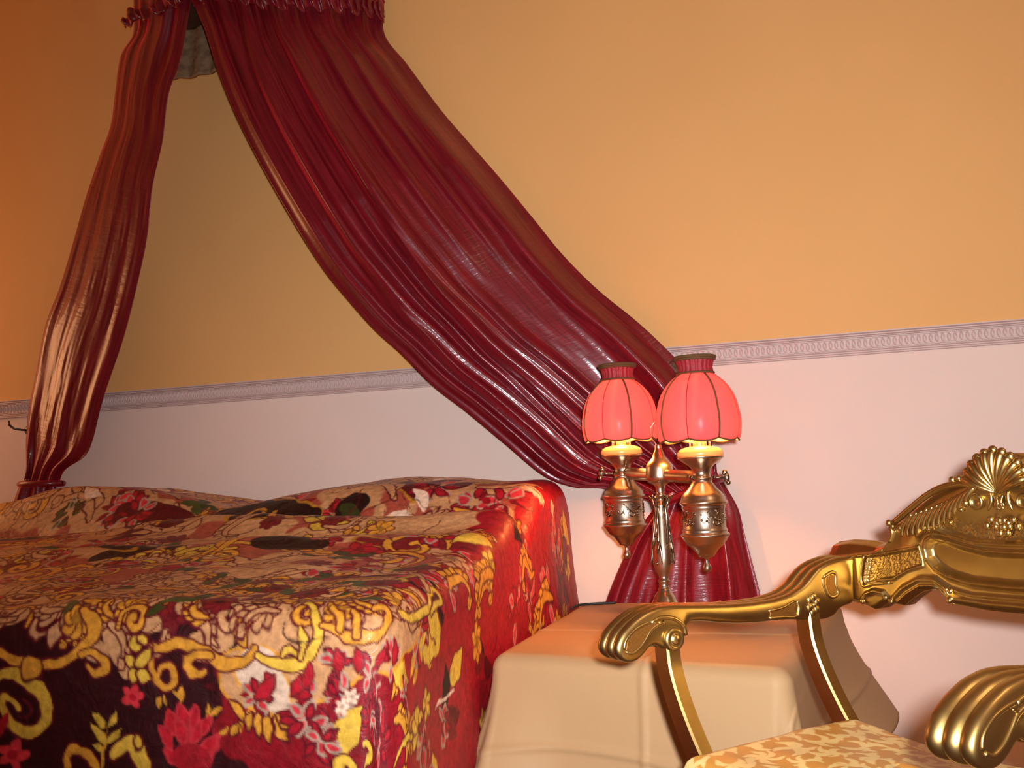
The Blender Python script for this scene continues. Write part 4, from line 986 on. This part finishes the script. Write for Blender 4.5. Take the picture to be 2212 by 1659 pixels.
# relief on the inner face of the far arm
bm = bmesh.new()
face_tube(bm, [(1406, 1346), (1431, 1334), (1458, 1337), (1477, 1352), (1482, 1372)], 0.0035)
face_tube(bm, [(1349, 1404), (1352, 1385), (1368, 1364), (1390, 1350), (1412, 1342), (1433, 1340)], 0.0022)
face_tube(bm, [(1352, 1408), (1366, 1412), (1382, 1400), (1396, 1380), (1408, 1360), (1430, 1345)], 0.0022)
for p in ((1417, 1337), (1423, 1345)): face_tube(bm, [p, (p[0]+14, p[1]+2)], 0.002)
o = from_bm('carved_border', bm, M['gold']); o.parent = armL
bm = bmesh.new(); cc = cl_x(1453, 1380, 0)
add_lathe(bm, [(0.0185, 0), (0.0185, 0.004), (0.016, 0.0075), (0.012, 0.0085), (0.0095, 0.006), (0.008, 0.0085), (0.005, 0.0105), (0.0005, 0.011)], 28, Matrix.Translation((0, cc[0], cc[1])) @ Matrix.Rotation(PI/2, 4, 'Y'))
o = from_bm('scroll_boss', bm, M['gold']); o.parent = armL
bm = bmesh.new()
face_tube(bm, [(1660, 1320), (1690, 1313), (1721, 1298), (1722, 1330), (1690, 1333), (1662, 1335)], 0.0022)
face_tube(bm, [(1722, 1296), (1727, 1312), (1724, 1331)], 0.004)
o = from_bm('panel_border', bm, M['gold']); o.parent = armL
bm = bmesh.new(); rc = cl_x(1757, 1306, 0)
for k in range(6):
    a = 2*PI*k/6+0.3; add_ball(bm, (0.000, rc[0]+0.0095*math.cos(a), rc[1]+0.0125*math.sin(a)), 0.0065, (0.55, 1, 1.1), 12)
add_ball(bm, (0.001, rc[0], rc[1]), 0.0045)
o = from_bm('rosette', bm, M['gold']); o.parent = armL
bm = bmesh.new()
face_tube(bm, [(1779, 1247), (1796, 1236), (1805, 1240), (1806, 1262), (1811, 1280), (1800, 1290), (1788, 1284), (1779, 1262), (1778, 1248)], 0.0032)
o = from_bm('shield_border', bm, M['gold']); o.parent = armL
bm = bmesh.new()
def face_patch(bm, pix, x, dx):  # flat dark patch on the arm face, its colour painting a hollow's shade
    P = [cl_x(px, py, x) for px, py in pix]; vs = [bm.verts.new((x+dx, p[0], p[1])) for p in P]; f = bm.faces.new(vs)
    r = bmesh.ops.extrude_face_region(bm, geom=[f]); bmesh.ops.translate(bm, verts=[v for v in r['geom'] if isinstance(v, bmesh.types.BMVert)], vec=(-0.004 if dx > 0 else 0.004, 0, 0))
bm = bmesh.new(); face_patch(bm, [(1353, 1404), (1356, 1386), (1370, 1367), (1392, 1353), (1415, 1345), (1424, 1348), (1406, 1362), (1394, 1382), (1380, 1402), (1366, 1409)], 0, 0.0008); o = from_bm('hollow_shade_patch', bm, M['gold_dark'], smooth=False); o.parent = armL
bm = bmesh.new(); face_patch(bm, [(1664, 1322), (1692, 1316), (1718, 1303), (1719, 1328), (1690, 1331), (1664, 1333)], 0, 0.0008); o = from_bm('hollow_shade_patch', bm, M['gold_dark'], smooth=False); o.parent = armL
bm = bmesh.new(); face_patch(bm, [(1784, 1250), (1796, 1241), (1802, 1244), (1803, 1264), (1806, 1278), (1799, 1285), (1791, 1280), (1784, 1262)], 0, 0.0008); o = from_bm('hollow_shade_patch', bm, M['gold_dark'], smooth=False); o.parent = armL

# near arm: a mirrored twin; its outer face shows
bm = reeded(AO, CWD, CWD+TH); armR = from_bm('arm', bm, M['gold'], chair, sharp=50)
pv = Vector((CWD, YB, 0)); armR.matrix_local = Matrix.Translation(pv+Vector((0.022, -0.078, 0))) @ Matrix.Rotation(math.radians(-2.0), 4, 'Z') @ Matrix.Translation(-pv)
bm = bmesh.new()
def loc_tube(bm, P, r, x, taper=False, flat=0.7):
    P = spline(P, max(8, 4*len(P))); rad = [r*(math.sin(PI*(0.12+0.80*t))**0.7 if taper else 1) for t in np.linspace(0, 1, len(P))]
    add_tube(bm, [Vector((x, p[0], p[1])) for p in P], rad, 8, flat=flat, nrm=(1, 0, 0))
xo = CWD+TH
def cpx(pts): return [cl_x(px, py, 0) for px, py in pts]
loc_tube(bm, cpx([(1406, 1346), (1431, 1334), (1458, 1337), (1477, 1352), (1482, 1372)]), 0.0035, xo)
loc_tube(bm, cpx([(1349, 1404), (1352, 1385), (1368, 1364), (1390, 1350), (1412, 1342), (1433, 1340)]), 0.0026, xo)
loc_tube(bm, cpx([(1352, 1408), (1366, 1412), (1382, 1400), (1396, 1380), (1408, 1360), (1430, 1345)]), 0.0026, xo)
for j in range(4): loc_tube(bm, cpx([(1395+j*4, 1350+j*3), (1408+j*4, 1352+j*4)]), 0.0018, xo, True)
o = from_bm('carved_border', bm, M['gold']); o.parent = armR
bm = bmesh.new(); add_lathe(bm, [(0.0185, 0), (0.0185, 0.004), (0.016, 0.0075), (0.012, 0.0085), (0.0095, 0.006), (0.008, 0.0085), (0.005, 0.0105), (0.0005, 0.011)], 28, Matrix.Translation((xo, cc[0], cc[1])) @ Matrix.Rotation(PI/2, 4, 'Y'))
o = from_bm('scroll_boss', bm, M['gold']); o.parent = armR

# back rest: a carved crest rail, built as a relief of height over (x, z)
topo = [(1781, 1173), (1817, 1168), (1856, 1170), (1888, 1175), (1904, 1171), (1911, 1148), (1920, 1130), (1938, 1125), (1955, 1112), (1985, 1085), (2015, 1062), (2038, 1048), (2050, 1037), (2066, 1028), (2084, 1025), (2095, 1012), (2108, 1004), (2118, 990), (2138, 982), (2160, 980), (2170, 973), (2195, 971)]
boto = [(1781, 1215), (1795, 1262), (1815, 1296), (1848, 1304), (1862, 1308), (1880, 1318), (1892, 1316), (1914, 1300), (1925, 1306), (1945, 1310), (1960, 1296), (1985, 1279), (2010, 1274), (2028, 1279), (2040, 1296), (2052, 1307), (2075, 1311), (2120, 1320), (2160, 1325), (2195, 1328)]
T_ = np.array([cl_y(x, y, YB) for x, y in topo]); Bo = np.array([cl_y(x, y, YB) for x, y in boto])
XC = CWD/2
sx = (XC-T_[0, 0])/(T_[-1, 0]-T_[0, 0])
X0 = T_[0, 0]
nC, nR = 420, 150
xs = np.linspace(X0, 2*XC-X0, nC); xm = np.where(xs <= XC, xs, 2*XC-xs)
zt_ = np.interp(xm, T_[:, 0]+(0), T_[:, 1]); zb_ = np.interp(xm, Bo[:, 0], Bo[:, 1])
tt = np.linspace(0, 1, nR)
Xg = np.repeat(xs[None], nR, 0); Zg = zb_[None]+(zt_-zb_)[None]*tt[:, None]; Xm = np.where(Xg <= XC, Xg, 2*XC-Xg)
def seg_dist(Px, Pz, poly, closed=False):
    d = np.full(Px.shape, 9.0); n = len(poly)
    for i in range(n if closed else n-1):
        a = poly[i]; b = poly[(i+1) % n]; vx, vz = b-a; L2 = vx*vx+vz*vz+1e-12
        t = np.clip(((Px-a[0])*vx+(Pz-a[1])*vz)/L2, 0, 1); d = np.minimum(d, np.hypot(Px-a[0]-t*vx, Pz-a[1]-t*vz))
    return d
def inside(Px, Pz, poly):
    c = np.zeros(Px.shape, bool); n = len(poly)
    for i in range(n):
        a = poly[i]; b = poly[(i+1) % n]
        if a[1] == b[1]: continue
        cond = ((a[1] > Pz) != (b[1] > Pz)) & (Px < (b[0]-a[0])*(Pz-a[1])/(b[1]-a[1])+a[0]); c ^= cond
    return c
def cp(pix): return np.array([cl_y(x, y, YB) for x, y in pix])
dist_t = seg_dist(Xm, Zg, T_); dist_b = seg_dist(Xm, Zg, Bo)
H = np.zeros_like(Xg)
e = np.minimum(dist_t, dist_b)
H -= 0.012*(1-smst(e, 0, 0.009))**2
lip = cp([(1781, 1215), (1800, 1207), (1850, 1200), (1885, 1196), (1908, 1185), (1925, 1165), (1932, 1148)])
# shoulder left of the crest slopes back above the lip line
slope_z = np.interp(Xm, lip[:, 0], lip[:, 1])
H -= np.where((Xm < lip[-1, 0]) & (Zg > slope_z), (Zg-slope_z)*0.75, 0)
H += 0.003*np.exp(-(seg_dist(Xm, Zg, lip)/0.003)**2)
cart = cp([(2195, 1194), (2130, 1190), (2080, 1178), (2045, 1166), (2018, 1160), (2006, 1168), (2001, 1184), (2005, 1205), (2022, 1226), (2050, 1244), (2100, 1259), (2195, 1269)])
dc = seg_dist(Xm, Zg, cart); ic = inside(Xm, Zg, np.vstack([cart, [[XC+.01, cart[-1, 1]], [XC+.01, cart[0, 1]]]]))
H += 0.007*np.exp(-(dc/0.0045)**2); H -= np.where(ic, 0.006*smst(dc, 0, 0.010), 0)
band = cp([(1990, 1158), (2005, 1146), (2030, 1145), (2060, 1158), (2110, 1172), (2195, 1178)])
H += 0.005*np.exp(-(seg_dist(Xm, Zg, band)/0.004)**2)
pan = cp([(1876, 1201), (1930, 1192), (1985, 1182), (1990, 1200), (1993, 1222), (1960, 1232), (1930, 1250), (1900, 1254), (1872, 1262), (1868, 1252)])
ip = inside(Xm, Zg, pan); dp = seg_dist(Xm, Zg, pan, True)
H -= np.where(ip, 0.004*smst(dp, 0, 0.004), 0); H += 0.003*np.exp(-(dp/0.0025)**2)
H += np.where(ip, 0.0010*vnoise(Xg*900, Zg*900, 51), 0)
arch1 = cp([(1860, 1300), (1872, 1283), (1890, 1276), (1908, 1280), (1920, 1296)]); arch2 = cp([(1928, 1296), (1950, 1272), (1985, 1252), (2020, 1252), (2045, 1270), (2056, 1295)])
for a_, wd in ((arch1, 0.0035), (arch2, 0.004)): H += 0.006*np.exp(-(seg_dist(Xm, Zg, a_)/wd)**2)
arch3 = cp([(1940, 1300), (1960, 1282), (1988, 1265), (2018, 1265), (2038, 1282), (2048, 1300)]); H += 0.004*np.exp(-(seg_dist(Xm, Zg, arch3)/0.003)**2)
low = cp([(2060, 1292), (2090, 1297), (2140, 1305), (2195, 1309)]); H += 0.004*np.exp(-(seg_dist(Xm, Zg, low)/0.004)**2); low2 = cp([(2050, 1272), (2100, 1286), (2195, 1294)]); H += 0.003*np.exp(-(seg_dist(Xm, Zg, low2)/0.003)**2)
body = cp([(1940, 1130), (2000, 1085), (2060, 1050), (2110, 1020), (2195, 1000)])
H += 0.010*np.exp(-((Zg-np.interp(Xm, body[:, 0], body[:, 1])+0.03)/0.025)**2)*smst(Xm, body[0, 0], body[0, 0]+0.05)
# mottled ground under the carving
grd = inside(Xm, Zg, np.vstack([cp([(1945, 1140), (1990, 1125), (2060, 1120), (2100, 1130), (2195, 1140), (2195, 1170), (2110, 1160), (2060, 1145), (2010, 1132), (1960, 1150)])]))
H += np.where(grd, 0.0012*vnoise(Xg*700, Zg*700, 52), 0)
Gf = np.stack([Xg, YB-H, Zg], -1); Gb_ = np.stack([Xg, np.full_like(Xg, YB+0.045)-0.010*(1-smst(e, 0, 0.01)), Zg], -1)
bm = bmesh.new()
def add_grid(bm, G):
    n, m = G.shape[:2]; vs = [[bm.verts.new(G[i, j]) for j in range(m)] for i in range(n)]
    for i in range(n-1):
        for j in range(m-1): bm.faces.new((vs[i][j], vs[i][j+1], vs[i+1][j+1], vs[i+1][j]))
    return vs
vf = add_grid(bm, Gf); vb = add_grid(bm, Gb_[::10, ::1])
def stitch(a, b):
    for i in range(len(a)-1): bm.faces.new((a[i], a[i+1], b[i+1], b[i]))
stitch(vf[-1], vb[-1]) if (nR-1) % 10 == 0 else None
# rim walls at the same resolution
top_b = [bm.verts.new(Gb_[-1, j]) for j in range(nC)]; bot_b = [bm.verts.new(Gb_[0, j]) for j in range(nC)]
stitch(vf[-1], top_b); stitch(vf[0], bot_b)
lb_ = [bm.verts.new(Gb_[i, 0]) for i in range(nR)]; rb_ = [bm.verts.new(Gb_[i, -1]) for i in range(nR)]
stitch([vf[i][0] for i in range(nR)], lb_); stitch([vf[i][-1] for i in range(nR)], rb_)
me = bpy.data.meshes.new('crest_rail'); bm.to_mesh(me); bm.free()
crest = link('crest_rail', me, M['gold'], chair)

# carved shell, leaves, scrolls and beads on the crest
def cy(bm, pix, r, dx=-0.006, taper=False, flat=0.8, mirror=True):
    P = spline([cl_y(px, py, YB) for px, py in pix], max(8, 4*len(pix)))
    rad = [r*(math.sin(PI*(0.12+0.80*t))**0.7 if taper else 1.0) for t in np.linspace(0, 1, len(P))]
    for s in ((0, 1) if mirror else (0,)):
        add_tube(bm, [Vector((p[0] if s == 0 else 2*XC-p[0], YB+dx, p[1])) for p in P], rad, 8, flat=flat, nrm=(0, 1, 0))
sc0 = cl_y(2195, 1066, YB); sc_c = Vector((XC, YB-0.012, sc0[1]))
bm = bmesh.new()
tz = cl_y(2195, 970, YB)[1]-sc0[1]
nfl = 11
for k in range(nfl):
    a = math.radians(-66+132*k/(nfl-1)); L2 = tz*(1.0-0.16*abs(a)/1.15)
    pts = []; rad = []
    for t in np.linspace(0.06, 1, 12):
        pts.append(Vector((XC+math.sin(a)*L2*t*(0.9+0.1*t), YB-0.010-0.014*math.sin(PI*t*0.75)+0.004*t, sc0[1]+math.cos(a)*L2*t)))
        rad.append(0.0016+0.0058*t if t < 0.97 else 0.006)
    add_tube(bm, pts, rad, 8, flat=0.9)
    add_ball(bm, pts[-1], 0.0072, (1, 0.8, 1))
o = from_bm('shell', bm, M['gold']); o.parent = crest; o['label'] = 'carved gilt shell on the crest'
bm = bmesh.new()
# gadrooned leaf running up the shoulder
for i in range(13):
    t = i/12.0; x0 = 1962+t*135; y0 = 1112-t*58+4*math.sin(t*PI); ln = 22+34*math.sin(PI*(0.25+0.6*t)); 
    cy(bm, [(x0+16, y0-2), (x0+4, y0+ln*0.28), (x0-4, y0+ln*0.65), (x0-4, y0+ln)], 0.0044+0.0016*t, -0.010, True)
cy(bm, [(1940, 1128), (1975, 1098), (2010, 1070), (2045, 1052), (2085, 1044), (2120, 1050)], 0.0055, -0.010)
for x, y, r in ((1929, 1129, 7), (1937, 1136, 6), (1953, 1140, 5), (1994, 1126, 5), (2062, 1128, 5), (2066, 1036, 7), (2080, 1033, 6), (2099, 1018, 8), (2104, 1026, 6), (2122, 998, 9), (2136, 992, 8), (2107, 1012, 6), (2095, 1086, 8), (2085, 1100, 5)):
    p = cl_y(x, y, YB)
    for q_ in (p[0], 2*XC-p[0]): add_ball(bm, (q_, YB-0.010, p[1]), r*0.00080, (1, 0.9, 1), 12)
ring = cl_y(2118, 1083, YB)
for q_ in (ring[0], 2*XC-ring[0]):
    add_lathe(bm, [(0.0125, 0), (0.0125, 0.006), (0.010, 0.009), (0.0075, 0.006), (0.006, 0.004), (0.0005, 0.005)], 24, Matrix.Translation((q_, YB-0.006, ring[1])) @ Matrix.Rotation(PI/2, 4, 'X'))
cy(bm, [(2147, 1060), (2150, 1080), (2144, 1102)], 0.0038, -0.010, True); cy(bm, [(2160, 1074), (2168, 1082), (2160, 1090), (2170, 1100)], 0.003, -0.011, True)
cy(bm, [(2176, 1068), (2172, 1084), (2178, 1100)], 0.0034, -0.011, True)
for x, y in ((2148, 1122), (2167, 1124), (2140, 1135), (2158, 1136), (2176, 1138), (2164, 1150), (2185, 1130), (2180, 1152)):
    p = cl_y(x, y, YB)
    for q_ in (p[0], 2*XC-p[0]): add_ball(bm, (q_, YB-0.009, p[1]), 0.0052, (1, 0.7, 1.15), 10)
cy(bm, [(1926, 1170), (1932, 1150), (1928, 1138)], 0.0035, -0.006)
cy(bm, [(1868, 1200), (1863, 1225), (1862, 1250), (1868, 1266), (1885, 1262), (1925, 1258)], 0.0030, -0.003)
for x, y in ((1868, 1298), (1918, 1290), (1930, 1298), (2058, 1276), (2056, 1296)):
    p = cl_y(x, y, YB)
    for q_ in (p[0], 2*XC-p[0]): add_ball(bm, (q_, YB-0.006, p[1]), 0.0050, (1, 0.8, 1), 10)
o = from_bm('carved_foliage', bm, M['gold']); o.parent = crest

# curved supports that run down to the feet and cross under the seat
def strut(pts, w_, t_, name, m1, m2, yaxis=0.0):
    """flat curved bar in the x-z plane: pts of (x, y, z); w_ across the curve, t_ front to back"""
    P = spline(pts, 60); bm = bmesh.new(); rings = []; n = len(P)
    for i in range(n):
        tg = P[min(i+1, n-1)]-P[max(i-1, 0)]; tg /= np.linalg.norm(tg); sd = np.array([tg[2], 0, -tg[0]]); sd /= np.linalg.norm(sd)
        c = P[i]; yv = np.array([0, 1, 0]); ww = w_/2
        b_ = 0.003
        prof_ = [(-ww, -t_/2+b_), (-ww+b_, -t_/2), (ww-b_, -t_/2), (ww, -t_/2+b_), (ww, t_/2-b_), (ww-b_, t_/2), (-ww+b_, t_/2), (-ww, t_/2-b_)]
        rings.append([bm.verts.new(c+sd*u+yv*v) for u, v in prof_])
    for a, b in zip(rings, rings[1:]):
        for k in range(8): j = (k+1) % 8; bm.faces.new((a[k], a[j], b[j], b[k]))
    bm.faces.new(rings[0][::-1]); bm.faces.new(rings[-1])
    bmesh.ops.recalc_face_normals(bm, faces=bm.faces)
    me = bpy.data.meshes.new(name); bm.to_mesh(me); bm.free(); me.shade_smooth(); me.set_sharp_from_angle(angle=math.radians(35))
    o = bpy.data.objects.new(name, me); C.objects.link(o); o.parent = chair; me.materials.append(m1)
    return o
SEATZ = 0.612
def strut_pts(ytop, ztop, yb, mirrored):
    P = [(-0.016, ytop, ztop), (-0.010, ytop, ztop-0.05), (0.016, ytop, ztop-0.11), (0.058, ytop+0.0, ztop-0.175), (0.12, ytop, ztop-0.25), (0.24, ytop, 0.40), (0.36, ytop, 0.33), (0.50, ytop, 0.20), (0.575, ytop, 0.08), (0.585, ytop, 0.0)]
    return [((CWD-x) if mirrored else x, y, z) for x, y, z in P]
fy = cl_x(1440, 1390, -0.016)[0]; ry = cl_x(1745, 1345, -0.016)[0]
fz = cl_x(1440, 1392, -0.016)[1]; rz_ = cl_x(1745, 1338, -0.016)[1]
for mir in (False, True):
    off = 0.0 if not mir else 0.028
    a_ = strut(strut_pts(fy+off, fz+0.01, 0, mir), 0.034, 0.026, 'leg', M['gold'], None)
    a_ = strut(strut_pts(ry+off, rz_+0.012, 0, mir), 0.034, 0.026, 'leg', M['gold'], None)
# seat rails and the damask cushion
bm = bmesh.new(); add_box(bm, 0.11, CWD-0.11, fy-0.004, fy+0.026, SEATZ-0.125, SEATZ-0.085); add_box(bm, 0.11, CWD-0.11, ry-0.004, ry+0.026, SEATZ-0.125, SEATZ-0.085)
add_box(bm, 0.11, 0.14, fy+0.026, ry-0.004, SEATZ-0.125, SEATZ-0.085); add_box(bm, CWD-0.14, CWD-0.11, fy+0.026, ry-0.004, SEATZ-0.125, SEATZ-0.085)
from_bm('seat_frame', bm, M['gold'], chair, smooth=False)
nu, nv = 260, 260
sx0, sx1 = 0.060, CWD-0.060; sy0, sy1 = fy-0.060, ry+0.010
u = np.linspace(-1, 1, nu); v = np.linspace(-1, 1, nv); U, Vv = np.meshgrid(u, v)
def pill(top):
    # rounded rectangle mapped from the square; rim rounds over
    rr = np.maximum(np.abs(U), np.abs(Vv)); k = 0.06
    hx = (sx1-sx0)/2; hy = (sy1-sy0)/2
    X_ = (sx0+sx1)/2+hx*np.sign(U)*np.abs(U)**0.98*(1-0.045*np.abs(Vv)**6); Y_ = (sy0+sy1)/2+hy*Vv*(1-0.045*np.abs(U)**6)
    ex_ = np.minimum((1-np.abs(U))*hx, (1-np.abs(Vv))*hy); R_ = 0.034; q_ = np.clip(ex_/R_, 0, 1); prof_ = np.sqrt(1-(1-q_)**2)
    if top: Z_ = SEATZ-0.040-0.020*(1-U**2)+0.034*prof_+0.010*(1-U**2)*(1-Vv**2)+0.0025*vnoise(U*4, Vv*4, 61)-0.005*np.exp(-((Vv+0.25*U-0.1)/0.03)**2)*smst(U, -0.2, 0.3)+0.006*np.exp(-((Vv+0.25*U-0.17)/0.04)**2)*smst(U, -0.2, 0.3)
    else: Z_ = SEATZ-0.040-0.020*(1-U**2)-0.042*prof_
    return np.stack([X_, Y_, Z_], -1)
St = pill(True); Sb = pill(False)[::8, ::8]
# damask: pale leaves on old gold
Xd = St[..., 0]; Yd = St[..., 1]; dm = np.zeros_like(Xd); wn = vnoise(Xd*60, Yd*60, 71)*0.35+vnoise(Xd*160, Yd*160, 72)*0.3
qd = random.Random(9)
def dleaf(x, y, ln, ang, w_, bend):
    global dm
    t = np.linspace(0, 1, 12); c, s = math.cos(ang), math.sin(ang)
    for tt_ in t:
        px = x+c*ln*tt_-s*bend*ln*math.sin(PI*tt_); py = y+s*ln*tt_+c*bend*ln*math.sin(PI*tt_); r = w_*ln*math.sin(PI*(0.1+0.85*tt_))+0.0008
        dm = np.maximum(dm, 1-smst(np.hypot(Xd-px, Yd-py)+wn*0.004, r-0.0008, r+0.0008))
gx = np.arange(sx0-0.02, sx1+0.04, 0.050); gy = np.arange(sy0-0.02, sy1+0.04, 0.058)
for i, x in enumerate(gx):
    for j, y in enumerate(gy):
        y_ = y+(0.029 if i % 2 else 0); base_a = qd.uniform(0, 6.28)
        for k in range(6): dleaf(x, y_, qd.uniform(0.020, 0.036), base_a+k*1.05+qd.uniform(-.2, .2), 0.17, qd.choice((-.3, .3)))
cold = np.array(srgb(186, 128, 56)[:3]); colp = np.array(srgb(218, 184, 116)[:3])
colr = cold*(1-dm[..., None])+colp*dm[..., None]
me = grid_mesh('seat_cushion', St); ca = me.color_attributes.new('pattern', 'FLOAT_COLOR', 'POINT')
ca.data.foreach_set('color', np.concatenate([colr, np.ones(colr.shape[:2]+(1,))], -1).reshape(-1).astype(np.float32))
bm = bmesh.new(); bm.from_mesh(me); lay = bm.verts.layers.float_color.get('pattern')
vv = [[bm.verts.new(Sb[i, j]) for j in range(Sb.shape[1])] for i in range(Sb.shape[0])]
for row in vv:
    for q_ in row: q_[lay] = (*cold, 1)
for i in range(Sb.shape[0]-1):
    for j in range(Sb.shape[1]-1): bm.faces.new((vv[i][j], vv[i+1][j], vv[i+1][j+1], vv[i][j+1]))
bm.to_mesh(me); bm.free()
seat = link('seat_cushion', me, M['damask'], chair)
bm = bmesh.new(); ringp = []
for k in range(121):
    a = 2*PI*k/120; c, s = math.cos(a), math.sin(a); m_ = max(abs(c), abs(s)); U_, V_ = c/m_, s/m_
    hx = (sx1-sx0)/2; hy = (sy1-sy0)/2; ringp.append(Vector(((sx0+sx1)/2+hx*U_*(1-0.045*abs(V_)**6), (sy0+sy1)/2+hy*V_*(1-0.045*abs(U_)**6), SEATZ-0.040-0.020*(1-U_**2))))
add_tube(bm, ringp, 0.0045, 8, cap=False); o = from_bm('piping', bm, M['damask']); o.parent = seat
